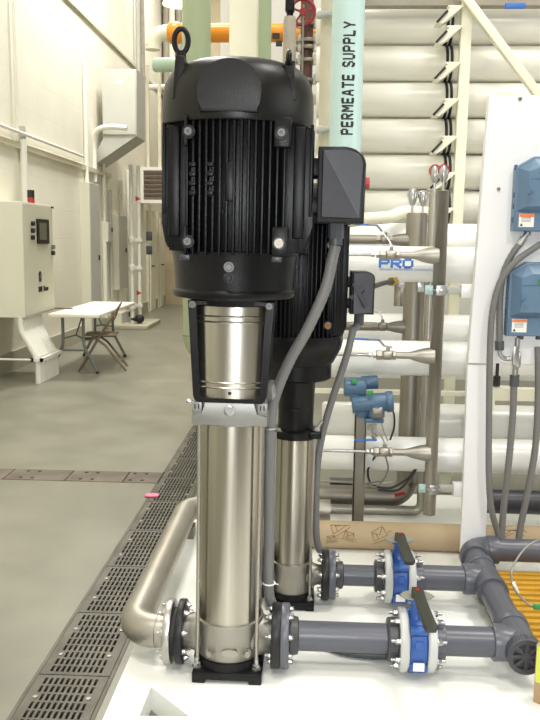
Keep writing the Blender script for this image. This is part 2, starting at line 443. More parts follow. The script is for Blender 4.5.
# solid covers of the cross trench
edges = [gxa - .005]
for u in (128, 70, 8): edges.append(onz(u, 475, 0).x)
edges.append(edges[-1] - .6)
cl = ['meeting the slotted aisle drain', 'second from the slotted aisle drain', 'third from the slotted aisle drain', 'at the left edge of the photo']
for i in range(4):
    xa, xb = edges[i + 1] + .003, edges[i] - .003
    if i == 3: xa, xb = edges[4], edges[3] - .003
    b = MB(); b.span((xa, cy0 + .004, -.018), (xb, cy1 - .004, .003), bevel=.002)
    o = b.build('drain_cover', 'cover', smooth=0)
    tag(o, 'solid brown iron cover of the cross trench, ' + cl[i], 'drain cover', 'solid covers of the cross trench')
    for yy in (cy0 + .05, cy1 - .05):
        for dx in (-.04, .04): k = MB(); k.cyl((xa + (xb - xa) * .35 + dx, yy, .0025), (xa + (xb - xa) * .35 + dx, yy, .005), .013, n=10); k.build('lift_hole', 'pit', o)
p = onz(152, 496, .004)
b = MB(); b.prism([(-.045, -.02), (-.01, -.034), (.04, -.028), (.045, .012), (.0, .03), (-.04, .018)], p, (1, 0, 0), (0, 1, 0), .012, bevel=.003)
tag(b.build('paper_scrap', 'pink'), 'small bright pink scrap lying on the slotted floor drain', 'paper scrap')

# ---------------------------------------------------------------- skid
ex = onz(100, 720, Z0)
SXL = (ex.x + onz(127, 653, Z0).x) / 2 + .012
tri = [onz(151, 687, Z0), onz(139, 716, Z0), onz(190, 716.5, Z0)]
b = MB()
b.hole_prism([(SXL, 1.4), (3.6, 1.4), (3.6, 4.75), (SXL, 4.75)], [[(t.x, t.y) for t in tri]], (0, 0, 0), (1, 0, 0), (0, 1, 0), Z0)
tag(b.build('equipment_skid', 'skid', smooth=0), 'low white painted skid base with a triangular cutout, carrying the two pumps', 'skid')

# ---------------------------------------------------------------- helpers for flanges
def flange(parent, name, m, c, d, r, t, ri=.0, nb=8, br=.0085, rb=.8, side=(1,), stud=0, bm_='bolt'):
    c = V(c); d = V(d).normalized()
    b = MB(); b.rcyl(c, c + d * t, r, .004, 48)
    f = b.build(name, m, parent)
    x, y, z = basis(d)
    for i in range(nb):
        a = 2 * PI * (i + .5) / nb
        p = c + (x * math.cos(a) + y * math.sin(a)) * r * rb
        k = MB()
        for sd in side:
            if sd > 0:
                k.bolt(p + d * t, d, br, br * 1.3)
                if stud: k.cyl(p + d * (t + br), p + d * (t + br + stud), br * .55, n=10)
            else:
                k.bolt(p, -d, br, br * 1.3)
                if stud: k.cyl(p - d * br, p - d * (br + stud), br * .55, n=10)
        k.build('bolt', bm_, f)
    return f

# ---------------------------------------------------------------- pumps
def fins_motor(root, r, z0, z1, step, m='black', ft=.0075):
    core = MB(); core.rcyl((0, 0, z0), (0, 0, z1), r * .83, .01, 48)
    R = r * .985
    n = int(r * .70 / step)
    for i in range(-n, n + 1):
        x = i * step; y = math.sqrt(R * R - x * x)
        for s in (-1, 1):
            core.box((x, s * (y + r * .6) / 2, (z0 + z1) / 2 + (.008 if i % 2 else 0)), (ft, y - r * .6, (z1 - z0) - .012), bevel=.0018)
    n2 = int(r * .52 / step)
    for i in range(-n2, n2 + 1):
        y = i * step * 1.15; x = math.sqrt(R * R - y * y) * .985
        for s in (-1, 1):
            if s > 0 or True: core.box((s * (x + r * .6) / 2, y, (z0 + z1) / 2), (x - r * .6, ft, (z1 - z0) - .03), bevel=.0018)
    return core.build('finned_motor_body', m, root)

def terminal_box(root, x0, x1, z0, z1, y0, y1, neck_x, rad):
    # housing with a big rounded upper right corner, a lid of two tilted facets
    w = x1 - x0; h = z1 - z0
    out = [(0, 0), (w, 0), (w, h - rad)] + arc(w - rad, h - rad * .62, rad, rad * .62, 0, PI / 2, 8)[0:] + [(0, h)]
    out = [out[0], out[1]] + arc(w - rad, h - rad * .7, rad, rad * .7, 0, PI / 2, 8) + [(0, h)]
    b = MB(); b.prism(out, (x0, y1, z0), (1, 0, 0), (0, 0, 1), y1 - y0, bevel=.006)
    tb = b.build('terminal_box', 'plasticblack', root)
    ins = w * .08
    a = [(ins, ins), (w - ins * .9, ins)] + arc(w - ins * .7 - rad * .85, h - ins * .7 - rad * .6, rad * .85, rad * .6, 0, PI / 2, 8) + [(ins, h - ins)]
    l = MB()
    f = y0 - .001; top = .018
    vs = [V((x0 + u, f, z0 + v)) for u, v in a] 
    base = [l.bm.verts.new(v) for v in vs]
    # ridge runs from upper left to lower right
    ra = l.bm.verts.new((x0 + ins * 1.3, f - top * .9, z0 + h - ins * 1.2)); rb_ = l.bm.verts.new((x0 + w - ins * 1.5, f - top * .9, z0 + ins * 1.3))
    lc = l.bm.verts.new((x0 + ins * 1.2, f - top * 5.2, z0 + ins * 1.3))
    n = len(base)
    l.bm.faces.new((ra, lc, rb_))
    up = []
    for i in range(1, n):
        k = l.bm.verts.new((vs[i].x + (x0 + w * .5 - vs[i].x) * .05, f - top * .55, vs[i].z + (z0 + h * .5 - vs[i].z) * .04)) if i < n - 1 else ra
        if i == 1: k = rb_
        up.append(k)
    l.bm.faces.new([rb_] + up[1:-1] + [ra])
    for i in range(1, n - 1):
        A, B = up[i - 1], up[i]
        if A is not B: l.bm.faces.new((base[i], base[i + 1], B, A))
    l.bm.faces.new((base[0], base[1], rb_, lc)); l.bm.faces.new((base[-1], base[0], lc, ra))
    l.build('lid', 'lidgrey', tb, smooth=15)
    for za, zb in ((.12, .34), (.62, .86)):
        nk = MB(); nk.span((neck_x, y0 + .03, z0 + h * za), (x0 + .004, y1 - .02, z0 + h * zb), bevel=.004); nk.build('mounting_neck', 'black', tb)
    return tb

# --- the near pump
P1 = V(((at(229, 650, 2.69)).x, 2.69, Z0))
p1 = thing('vertical_pump', 'tall near stainless multistage pump with big black finned motor in the foreground', 'pump', P1, 'vertical pumps on the white skid', local=True)
p1.rotation_euler = (0, math.radians(.55), 0); p1.scale = (1, 1, 1.0073)
b = MB(); b.box((.004, 0, .026), (.242, .262, .028), bevel=.006)
for sx_ in (-1, 1):
    for sy_ in (-1, 1): b.box((sx_ * .098 + .004, sy_ * .105, .012), (.046, .05, .024), bevel=.004)
b.lathe([(.108, .038), (.126, .04), (.122, .066), (.116, .068), (0, .068)], n=48)
bp_ = b.build('base_plate', 'black', p1)
b = MB(); b.lathe([(0, .062), (.112, .062), (.118, .075), (.119, .185), (.121, .19), (.121, .2), (.113, .203), (0, .203)], n=64)
b.lathe([(.075, 0), (.07, .05), (.062, .075), (.06, .1)], (-.06, 0, .125), (-1, 0, 0), 32)
b.lathe([(.09, 0), (.08, .04), (.064, .07), (.06, .1)], (.06, 0, .125), (1, 0, 0), 32)
b.prism(arc(0, 0, .03, .014, 0, 2 * PI, 20)[:-1], (.012, -.1165, .108), (1, 0, 0), (0, 0, 1), .006)
cs = b.build('pump_casing', 'cast', p1)
for x in (-.055, .068):
    k = MB(); k.bolt((x, -math.sqrt(.119 ** 2 - x * x) + .002, .098), (x * 7, -1, 0), .013, .012); k.build('drain_plug', 'cast', cs)
flange(p1, 'inlet_flange', 'plasticblack', (-.158, 0, .122), (-1, 0, 0), .112, .026, nb=8, side=(-1,), stud=.01)
flange(p1, 'outlet_flange', 'plasticblack', (.152, 0, .122), (1, 0, 0), .112, .034, nb=8, side=(-1,), stud=.01)
b = MB(); b.lathe([(0, .2), (.1135, .2), (.1135, .905), (0, .905)], n=96); b.build('outer_sleeve', 'brushed', p1)
for sx_ in (-1, 1):
    for sy_ in (-1, 1):
        x, y = sx_ * .103, sy_ * .088
        b = MB(); b.cyl((x, y, .04), (x, y, .93), .0065, n=14); t = b.build('tie_rod', 'stainpipe', p1)
        k = MB(); k.bolt((x, y, .04), (0, 0, 1), .014, .014); k.cyl((x, y, .05), (x, y, .075), .009, n=12); k.build('nut', 'bolt', t)
b = MB()
b.lathe([(0, .9), (.116, .9), (.118, .906), (.117, .937), (.112, .943), (.1, .984), (0, .984)], n=64)
b.prism([(-.124, .0), (.124, 0), (.126, .036), (.088, .036), (.084, .077), (-.084, .077), (-.088, .036), (-.126, .036)], (0, -.02, .905), (1, 0, 0), (0, 0, 1), .1, bevel=.004)
hd = b.build('pump_head', 'head', p1)
for sx_ in (-1, 1):
    k = MB(); k.box((sx_ * .108, -.096, .958), (.034, .038, .046), bevel=.004); k.bolt((sx_ * .108, -.098, .981), (0, 0, 1), .012, .012)
    k.box((sx_ * .108, -.117, .966), (.018, .004, .022)); k.build('head_lug', 'head', hd)
    k = MB(); k.box((sx_ * .108, .08, .958), (.034, .038, .046), bevel=.004); k.build('head_lug', 'head', hd)
    q = MB(); q.box((sx_ * .108 - .006, -.1195, .967), (.004, .003, .016)); q.box((sx_ * .108 + .006, -.1195, .967), (.004, .003, .016)); q.build('stud_slot', 'ink', hd)
k = MB(); k.lathe([(0, 0), (.018, 0), (.018, .008), (.013, .012), (0, .012)], (0, -.119, .958), (0, -1, 0), 24); k.build('vent_plug', 'zinc', hd)
k = MB(); k.bolt((-.128, -.09, .975), (-1, -.2, .3), .008, .016); k.build('vent_screw', 'bolt', hd)
k = MB(); k.lathe([(0, 0), (.024, 0), (.024, .02), (.016, .03), (0, .03)], (.12, .03, 1.0), (1, -.25, 0), 24, sx=1, sy=1.5); k.build('priming_plug', 'head', hd)
# motor stool
b = MB()
oz, z1 = .985, 1.312
outer = [(-.105, -.004), (.105, -.004), (.116, .004), (.121, .018), (.140, z1 - oz), (-.140, z1 - oz), (-.121, .018), (-.116, .004)]
inner = [(-.082, .010), (.082, .010), (.095, .016), (.0995, .03), (.113, z1 - oz - .012), (-.113, z1 - oz - .012), (-.0995, .03), (-.095, .016)]
b.hole_prism(outer, [inner], (0, .02, oz), (1, 0, 0), (0, 0, 1), .14)
b.hole_prism(outer, [inner], (0, .13, oz), (1, 0, 0), (0, 0, 1), .06)
b.lathe([(.07, oz), (.10, oz), (.10, oz + .012), (.07, oz + .012)], n=48)
b.lathe([(.10, z1 - .02), (.140, z1 - .016), (.146, z1 + .004), (.10, z1 + .004)], n=48)
stl = b.build('motor_stool', 'black', p1)
for sx_ in (-1, 1):
    k = MB(); k.socket((sx_ * .124, -.118, z1 - .012), (0, -1, .1), .0125, .014); k.bolt((sx_ * .124, -.118, z1 - .012), (0, -1, 0), .008, .004, False); k.build('bolt', 'boltdull', stl)
b = MB()
gz0, gz1 = oz + .006, z1 - .002
prof = []
def gr(z): return .222 + .002 * (z - gz0) / (gz1 - gz0)
for z in [gz0, gz0 + .035, gz0 + .038, gz0 + .041, gz0 + .052, gz0 + .055, gz0 + .058, gz1 - .068, gz1 - .065, gz1 - .062, gz1 - .05, gz1 - .047, gz1 - .044, gz1]:
    bead = .0026 if any(abs(z - c) < 1e-4 for c in (gz0 + .038, gz0 + .055, gz1 - .065, gz1 - .047)) else 0
    prof.append((gr(z) + bead, z))
b.lathe(prof, (0, .105, 0), n=64, a0=-.535, a1=.535); g = b.build('coupling_guard', 'guard', p1)
k = MB(); k.cyl((0, .105 - gr(gz0 + .02) - .0015, gz0 + .022), (0, -.08, gz0 + .022), .006, n=14); k.build('guard_hole', 'ink', g)
k = MB(); k.cyl((0, .105 - gr(gz1 - .015) - .003, gz1 - .012), (0, -.1, gz1 - .012), .005, n=14); k.build('guard_screw', 'bolt', g)
# bell and motor
b = MB()
b.lathe([(.0, 1.316), (.165, 1.316), (.200, 1.322), (.206, 1.33), (.206, 1.342), (.198, 1.35), (.201, 1.39), (.205, 1.44), (.21, 1.47), (.2, 1.475), (0, 1.475)], n=72)
bl = b.build('bearing_housing', 'black', p1)
for x, z, r, m in ((.0, 1.425, .012, 'boltdull'), (.0, 1.392, .012, 'black')):
    k = MB(); k.bolt((x, -.203, z), (0, -1, 0), r, .01); k.build('bolt', m, bl)
for sx_ in (-1, 1):
    k = MB(); k.box((sx_ * .145, -.15, 1.452), (.034, .022, .022), bevel=.003); k.build('drain_tab', 'lidgrey', bl)
r = .240
mz0, mz1 = 1.455, 1.885
fm = fins_motor(p1, r, mz0, mz1, .0215)
for sx_ in (-1, 1):      # smooth side pads
    b = MB()
    prof = [(.170, mz0 + .025), (.222, mz0 + .025), (.232, mz0 + .045), (.241, mz0 + .1), (.241, mz1 - .035), (.20, mz1 - .035), (.172, mz1 - .035)]
    if sx_ < 0: prof = [(-u, v) for u, v in prof][::-1]
    b.prism(prof, (0, .12, 0), (1, 0, 0), (0, 0, 1), .235 if sx_ < 0 else .225, bevel=.008)
    b.span((sx_ * .178, -.150, mz0 + .06), (sx_ * .214, -.11, mz1 - .03), bevel=.006)
    b.span((sx_ * .228, -.125, mz0 + .13), (sx_ * .238, -.1, mz1 - .02), bevel=.003)
    b.build('side_pad', 'black', fm)
    for z in (mz0 + .045, mz1 - .06):
        k = MB(); k.span((sx_ * .135 - .018, -.21, z - .04), (sx_ * .135 + .024 * sx_ + .01, -.16, z + .05), bevel=.006); k.cyl((sx_ * .14, -.2, z), (sx_ * .14, -.222, z), .02, n=20)
        k.build('bolt_boss', 'black', fm)
        k = MB(); k.socket((sx_ * .14, -.222, z), (0, -1, 0), .0125 if sx_ < 0 or z > 1.6 else .016, .012); k.build('cap_screw', 'boltdull' if not (sx_ > 0 and z < 1.6) else 'greysteel', fm)
k = MB(); k.box((-.012, -.238, 1.68), (.024, .012, .115), bevel=.003); k.build('blank_nameplate', 'black', fm)
for x in (-.128, -.072):
    k = MB()
    for i in range(4): k.box((x, -.206 - .016 * (x > -.1), 1.70 - .028 * i + .03), (.022, .03, .014), bevel=.004)
    k.box((x, -.19, 1.688), (.012, .02, .1)); k.build('fin_bridge', 'black', fm)
# fan cover
b = MB()
b.lathe([(.19, 1.862), (.243, 1.862), (.2455, 1.868), (.2455, 1.925), (.244, 1.958), (.238, 1.99), (.223, 2.02), (.200, 2.042), (.162, 2.056), (.10, 2.063), (0, 2.065)], n=96)
fc = b.build('fan_cover', 'cover_black', p1); fm.location.x = .014; fc.location.x = .004
pz = 1.956
ol = [(-.088, -.065), (-.094, -.03)] + [(-.096 * math.cos(t), .0 + .088 * math.sin(t)) for t in [PI * i / 24 for i in range(25)]] + [(.094, -.03), (.088, -.065)]
b = MB(); b.prism(ol, (-.006, -.12, pz - .012), (1, 0, 0), (0, 0, 1), .1275, bevel=.008); b.build('flat_badge_pad', 'cover_black', fc)
for sx_, rot in ((-1, 0), (1, 1)):
    k = MB(); hh = .125 if rot == 0 else .10; k.prism([(-.022, 0), (.022, 0), (.014, hh), (-.013, hh)], (sx_ * .168, -.1, 1.93), (1, 0, 0), (0, 0, 1), .065, bevel=.004)
    k.build('lifting_boss', 'cover_black', fc)
    k = MB(); cx_ = sx_ * .168; zc = 1.93 + hh
    k.cyl((cx_, -.13, zc - .005), (cx_, -.13, zc + .018), .016, n=16)
    if rot == 0: k.torus((cx_, -.13, zc + .05), (.0, 1, 0), .030, .0085, sx=.72, sy=1.18)
    else: k.torus((cx_ - .004, -.13, zc + .026), (1, .12, .0), .020, .008)
    k.build('lifting_eye', 'black', fc)
terminal_box(p1, .268, .418, 1.568, 1.802, -.11, .08, .19, .075)
k = MB(); k.cyl((.333, -.03, 1.572), (.333, -.03, 1.52), .026, n=8); k.cyl((.333, -.03, 1.52), (.333, -.03, 1.498), .022, n=20); k.build('cable_gland', 'conduitdark', p1)
k = MB(); k.cyl((.417, .0, 1.70), (.438, .0, 1.70), .018, n=16); k.build('red_gland', 'redbright', p1)

# --- the far pump, a smaller model standing behind
P2 = V(((at(291, 590, 3.23)).x, 3.23, Z0))
p2 = thing('vertical_pump', 'smaller stainless pump with black motor standing right behind the tall near pump', 'pump', P2, 'vertical pumps on the white skid', local=True)
p2.rotation_euler = (0, math.radians(.55), 0)
b = MB(); b.box((0, 0, .02), (.196, .2, .03), bevel=.005); b.lathe([(.08, .034), (.092, .036), (.088, .058), (0, .06)], n=48)
for sx_ in (-1, 1): b.box((sx_ * .08, -.08, .01), (.035, .035, .02), bevel=.003); b.box((sx_ * .08, .08, .01), (.035, .035, .02), bevel=.003)
b.build('base_plate', 'black', p2)
b = MB(); b.lathe([(0, .055), (.08, .055), (.084, .066), (.0845, .172), (.087, .178), (.087, .188), (.08, .19), (0, .19)], n=64)
b.lathe([(.06, 0), (.05, .04), (.042, .06), (.042, .1)], (.05, 0, .122), (1, 0, 0), 28); b.lathe([(.06, 0), (.05, .04), (.042, .06), (.042, .1)], (-.04, 0, .122), (-1, 0, 0), 28)
b.build('pump_casing', 'cast', p2)
flange(p2, 'outlet_flange', 'plasticblack', (.126, 0, .122), (1, 0, 0), .105, .03, nb=8, side=(-1,), stud=.008)
flange(p2, 'inlet_flange', 'plasticblack', (-.112, 0, .122), (-1, 0, 0), .105, .03, nb=8, side=(-1,), stud=.008)
b = MB(); b.lathe([(0, .185), (.0795, .185), (.0795, .73), (0, .73)], n=72); b.build('outer_sleeve', 'brushed', p2)
for sx_ in (-1, 1):
    for sy_ in (-1, 1):
        x, y = sx_ * .078, sy_ * .062
        b = MB(); b.cyl((x, y, .03), (x, y, .75), .006, n=12); t = b.build('tie_rod', 'stainpipe', p2)
        k = MB(); k.bolt((x, y, .036), (0, 0, 1), .012, .012); k.build('nut', 'bolt', t)
b = MB(); b.lathe([(0, .722), (.096, .722), (.098, .73), (.098, .752), (.09, .758), (0, .758)], n=48); b.box((.082, -.06, .745), (.05, .05, .03), bevel=.005)
hd2 = b.build('pump_head', 'black', p2)
k = MB(); k.bolt((.088, -.06, .76), (0, 0, 1), .01, .012); k.cyl((.088, -.06, .77), (.108, -.06, .8), .006, n=10); k.build('vent_screw', 'zinc', hd2)
b = MB(); b.lathe([(0, .75), (.074, .75), (.072, .79), (.076, .95), (.10, .985), (0, .985)], n=48)
b.box((.0, -.075, .845), (.04, .006, .008), bevel=.001); b.build('motor_stool', 'black', p2)
b = MB(); b.lathe([(0, .965), (.13, .965), (.140, .972), (.140, 1.03), (.147, 1.036), (.175, 1.09), (.183, 1.12), (.183, 1.15), (0, 1.15)], n=64)
bl2 = b.build('bearing_housing', 'black', p2)
fm2 = fins_motor(p2, .192, 1.14, 1.60, .0165, ft=.006)
b = MB(); b.prism([(.14, 1.16), (.18, 1.16), (.192, 1.185), (.192, 1.58), (.15, 1.58)], (0, .08, 0), (1, 0, 0), (0, 0, 1), .15, bevel=.006); b.span((.135, -.128, 1.16), (.15, -.09, 1.58), bevel=.004); b.build('side_pad', 'black', fm2)
for z, m in ((1.20, 'rust'), (1.505, 'greysteel')):
    k = MB(); k.cyl((.115, -.13, z), (.115, -.165, z), .017, n=16); k.build('bolt_boss', 'black', fm2)
    k = MB(); k.socket((.115, -.165, z), (0, -1, 0), .0125, .01); k.build('cap_screw', m, fm2)
b = MB(); b.lathe([(0, 1.58), (.197, 1.585), (.198, 1.68), (.185, 1.715), (.15, 1.735), (0, 1.74)], n=64); b.build('fan_cover', 'cover_black', p2)
terminal_box(p2, .203, .296, 1.238, 1.405, -.08, .06, .15, .035)
k = MB(); k.cyl((.243, -.02, 1.24), (.243, -.02, 1.19), .02, n=8); k.build('cable_gland', 'conduitdark', p2)
# ---------------------------------------------------------------- pipes at the pumps
AZ = P1.z + .122
# stainless suction pipe: flange, elbow, long run along the aisle, second elbow behind the pump
rp = .058
fx = P1.x - .225
ex_ = P1.x - .352
yb = 4.05
sp = thing('suction_pipe', 'bent stainless pipe running beside the floor drain to the near pump', 'pipe', (ex_, P1.y, AZ))
b = MB(); b.tube([(ex_, P1.y + .09, AZ), (ex_, yb - .1, AZ)], rp, 40, cap=False)
b.elbow((ex_, yb, AZ), (0, -1, 0), (1, 0, 0), .1, rp, 40); b.tube([(ex_ + .1, yb, AZ), (ex_ + .75, yb, AZ)], rp, 40)
b.build('long_pipe', 'stainpipe', sp, smooth=60)
b = MB(); b.elbow((ex_, P1.y, AZ), (1, 0, 0), (0, 1, 0), .092, rp + .001, 40, 14); b.build('elbow', 'stainpipe', sp, smooth=60)
b = MB(); b.tube([(ex_ + .09, P1.y, AZ), (fx + .005, P1.y, AZ)], rp - .001, 40); b.torus((ex_ + .092, P1.y, AZ), (1, 0, 0), rp - .001, .0025, 40, 6); b.torus((fx - .004, P1.y, AZ), (1, 0, 0), rp, .004, 40, 6)
b.build('weld_neck', 'stainpipe', sp, smooth=60)
flange(sp, 'pipe_flange', 'flange', (fx, P1.y, AZ), (1, 0, 0), .114, .026, nb=8, side=(-1,), stud=.012)
b = MB(); b.cyl((fx + .026, P1.y, AZ), (P1.x - .183, P1.y, AZ), .085, n=40); b.build('gasket', 'rubber', sp)
# pads that carry the run off the floor
b = MB(); b.span((ex_ - .05, 3.9, Z0), (ex_ + .05, 3.98, AZ - rp - .002)); b.build('pipe_support', 'greysteel', sp)

# grey pvc spools
def spool(label, P, fx0, hubx, z, r, fr):
    t = thing('discharge_pipe', label, 'pipe', (fx0, P.y, z), 'grey pipes between pump and valve')
    b = MB(); b.tube([(fx0 + .02, P.y, z), (hubx, P.y, z)], r, 40); b.build('pipe', 'pvc', t, smooth=60)
    flange(t, 'pipe_flange', 'pvc', (fx0, P.y, z), (1, 0, 0), fr, .030, nb=8, side=(1,), stud=.0)
    b = MB(); b.lathe([(r, 0), (r + .016, 0), (r + .018, .004), (r + .012, .03), (r, .034)], (fx0 + .03, P.y, z), (1, 0, 0), 40); b.build('socket', 'pvcdark', t)
    b = MB(); b.lathe([(r, 0), (r + .018, .003), (r + .022, .008), (r + .022, .036), (r, .036)], (hubx - .036, P.y, z), (1, 0, 0), 40); b.build('stub_end', 'pvcdark', t)
    return t
VX1 = P1.x + (414 - 229) / 278
VX2 = at(398.5, 574, P2.y).x
spool('dark grey plastic pipe from the near pump to the front blue valve', P1, P1.x + .187, VX1 - .068, AZ, .052, .112)
spool('short dark grey plastic pipe from the smaller pump to the rear blue valve', P2, P2.x + .157, VX2 - .068, AZ, .044, .102)

# lug butterfly valves
def make_valve():
    t = thing('butterfly_valve', '', 'valve', (0, 0, 0), 'blue butterfly valves', local=True)
    b = MB(); b.ring((-.034, 0, 0), (.034, 0, 0), .098, .05, .006, 48)
    for i in range(4):
        a = PI / 4 + PI / 2 * i
        b.cyl((-.032, math.cos(a) * .1, math.sin(a) * .1), (.032, math.cos(a) * .1, math.sin(a) * .1), .02, n=20)
    b.lathe([(.04, .08), (.03, .1), (.024, .125), (.024, .15), (.034, .156), (.034, .165), (0, .165)], n=28, sx=.95)
    b.box((0, -.101, .03), (.03, .012, .03), bevel=.003)
    b.build('valve_body', 'blue', t)
    for s, x in ((-1, -.034), (1, .034)):
        f = MB(); f.ring((x, 0, 0), (x + s * .032, 0, 0), .116, .05, .006, 56); fl_ = f.build('backing_flange', 'plate', t)
        for i in range(8):
            a = 2 * PI * (i + .5) / 8; p = V((x + s * .032, math.cos(a) * .094, math.sin(a) * .094))
            k = MB(); k.bolt(p, (s, 0, 0), .0115, .016); k.cyl(p, p + V((s * .034, 0, 0)), .006, n=10); k.build('bolt', 'bolt', fl_)
    b = MB(); b.box((0, -.1, -.055), (.04, .006, .03)); b.build('maker_label', 'label', t)
    # notched throttle plate and lever
    b = MB()
    pl = [(0, -.03), (.03, -.03)]
    pl = []
    for i in range(25):
        a = PI * .02 + PI * .96 * i / 24 ; rr = .066 if i % 2 else .060
        pl.append((rr * math.cos(a), rr * math.sin(a) * .9))
    pl += [(-.045, -.018), (.0, -.03), (.045, -.018)]
    b.prism(pl, (0, .0, .166), (1, 0, 0), (0, 1, 0), .004); b.build('throttle_plate', 'notch', t)
    lv = MB()
    lv.cyl((0, 0, .168), (0, 0, .192), .022, n=20)
    lv.prism([(-.018, .03), (.018, .03), (.022, 0), (.02, -.09), (.026, -.275), (.018, -.295), (-.014, -.295), (-.02, -.275), (-.018, -.09), (-.022, 0)], (0, 0, .176), (1, 0, 0), (0, 1, 0), .02, bevel=.005)
    lv.span((-.008, -.20, .150), (.004, -.06, .176), bevel=.003)
    h = lv.build('lever_handle', 'olive', t)
    k = MB(); k.bolt((0, 0, .195), (0, 0, 1), .005, .004); k.build('bolt', 'redbright', h)
    return t
vv = make_valve(); vv.location = (VX1, P1.y, AZ); vv['label'] = 'front blue butterfly valve with dark lever, in line with the near pump'
vv2 = dup(vv, (VX2, P2.y, AZ), None, 'rear blue butterfly valve with dark lever, in line with the smaller pump')
vv.scale = vv2.scale = (.95, .95, .95)
for o in (vv, vv2):
    for ch in o.children:
        if ch.name.startswith('lever_handle'):
            ch.rotation_euler.z = math.radians(1)

# pvc manifold at the right
HX = P1.x + (515 - 229) / 278
hy1 = P1.y - .10; hy2 = onz(470, 549, AZ).y
mf = thing('pipe_manifold', 'dark grey plastic header with two tees, an elbow and a capped end at lower right', 'pipe', (HX, P1.y, AZ))
R1 = .052
def hub(b, p, d, r, L): b.lathe([(r - .004, 0), (r + .010, 0), (r + .012, .004), (r + .012, L), (r - .004, L)], p, d, 40)
for Y, vx in ((P1.y, VX1), (P2.y, VX2)):
    b = MB(); b.tube([(vx + .068, Y, AZ), (HX - .06, Y, AZ)], R1, 40); b.lathe([(R1, 0), (R1 + .018, 0), (R1 + .018, .03), (R1, .034)], (vx + .067, Y, AZ), (1, 0, 0), 40); b.build('branch_pipe', 'pvc', mf, smooth=50)
    b = MB(); b.tube([(HX - .085, Y, AZ), (HX, Y, AZ)], R1 + .007, 40); b.tube([(HX, Y - (.085 if Y < 3 else .12), AZ), (HX, Y + .12, AZ)], R1 + .007, 40)
    hub(b, (HX - .095, Y, AZ), (1, 0, 0), R1, .045); hub(b, (HX, Y + .085, AZ), (0, 1, 0), R1, .05)
    hub(b, (HX, Y - (.05 if Y < 3 else .085), AZ), (0, -1, 0), R1, .05)
    b.build('tee', 'pvc', mf, smooth=50)
b = MB(); b.tube([(HX, P1.y + .1, AZ), (HX, hy2 - .1, AZ)], R1, 40); b.build('header_pipe', 'pvc', mf, smooth=60)
b = MB(); b.elbow((HX, hy2, AZ), (0, -1, 0), (1, 0, 0), .085, R1 + .007, 40, 12); hub(b, (HX, hy2 - .075, AZ), (0, -1, 0), R1, .05); hub(b, (HX + .075, hy2, AZ), (1, 0, 0), R1, .05); b.build('elbow', 'pvc', mf, smooth=60)
b = MB(); b.tube([(HX + .1, hy2, AZ), (HX + 1.6, hy2, AZ)], R1, 40); b.build('outlet_pipe', 'pvc', mf, smooth=60)
b = MB(); y0 = P1.y - .098
b.lathe([(.030, .012), (.048, .012), (.050, -.004), (.062, -.004), (.064, .004), (.064, .04), (0, .04)], (HX, y0, AZ), (0, 1, 0), 48)
for i in range(8):
    a = PI / 4 * i; b.bar((HX + .008 * math.cos(a), y0 + .004, AZ + .008 * math.sin(a)), (HX + .05 * math.cos(a), y0 + .004, AZ + .05 * math.sin(a)), .006, .012)
b.cyl((HX, y0 + .012, AZ), (HX, y0 - .002, AZ), .016, n=20)
b.build('end_cap', 'pvcdark', mf)
b = MB()
for Y in (P1.y + .25, P2.y + .2): b.span((HX - .03, Y - .02, Z0), (HX + .03, Y + .02, AZ - R1))
b.build('pipe_support', 'greysteel', mf)

# flexible conduits at the pumps
def conduit(label, pts, r, m='conduit', name='flexible_conduit', group='grey flexible conduits', fit=()):
    b = MB()
    P = pts; rr = []
    # corrugation
    dense = []
    for i in range(len(P) - 1):
        L = (P[i + 1] - P[i]).length; k = max(1, int(L / .009))
        for j in range(k): dense.append(P[i].lerp(P[i + 1], j / k))
    dense.append(P[-1])
    rr = [r * (1.0 if i % 2 else .945) for i in range(len(dense))]
    b.tube(dense, rr, 14)
    o = b.build(name, m, smooth=80)
    tag(o, label, 'conduit', group)
    return o
g1 = p1.matrix_basis @ V((.333, -.03, 1.508))
from mathutils import Euler
g1 = P1 + Euler((0, math.radians(.55), 0)).to_matrix() @ V((.333, -.03, 1.508))
c1 = conduit('thick grey flexible conduit curving down from the near motor terminal box', [g1] + path([(332.5, 258, 2.66), (325, 290, 2.66), (307, 330, 2.67), (291, 358, 2.69), (278, 388, 2.715), (271, 415, 2.735), (269.5, 450, 2.745), (269, 520, 2.745), (268.5, 585, 2.745), (272, 604, 2.75), (281, 622, 2.8)], 6), .0195)
g2 = P2 + Euler((0, math.radians(.55), 0)).to_matrix() @ V((.243, -.02, 1.195))
c2 = conduit('thinner grey flexible conduit hanging from the small motor terminal box', [g2] + path([(353, 330, 3.18), (346, 358, 3.2), (332, 400, 3.24), (322, 436, 3.27), (317, 470, 3.28), (316, 510, 3.28), (317, 540, 3.28), (323, 556, 3.29), (333, 566, 3.3), (343, 572, 3.3)], 6), .0155)

for P, name in (((269.2, 585, 2.745), 'near'),):
    pass
ct = MB(); q = at(269, 583, 2.745); ct.torus(q, (0, 0, 1), .0215, .003); ct.bar(q + V((.02, -.005, 0)), q + V((.034, -.02, .004)), .004, .003)
tag(ct.build('cable_tie', 'label'), 'small white cable tie round the thick conduit near its lower end', 'cable tie', None)
ct = MB(); q = at(270, 428, 2.738); ct.torus(q, (0, 0, 1), .0215, .003); ct.bar(q + V((.02, -.005, 0)), q + V((.036, -.02, .004)), .004, .003)
tag(ct.build('cable_tie', 'zinc'), 'metal clamp tie round the thick conduit beside the pump head', 'cable tie', None)

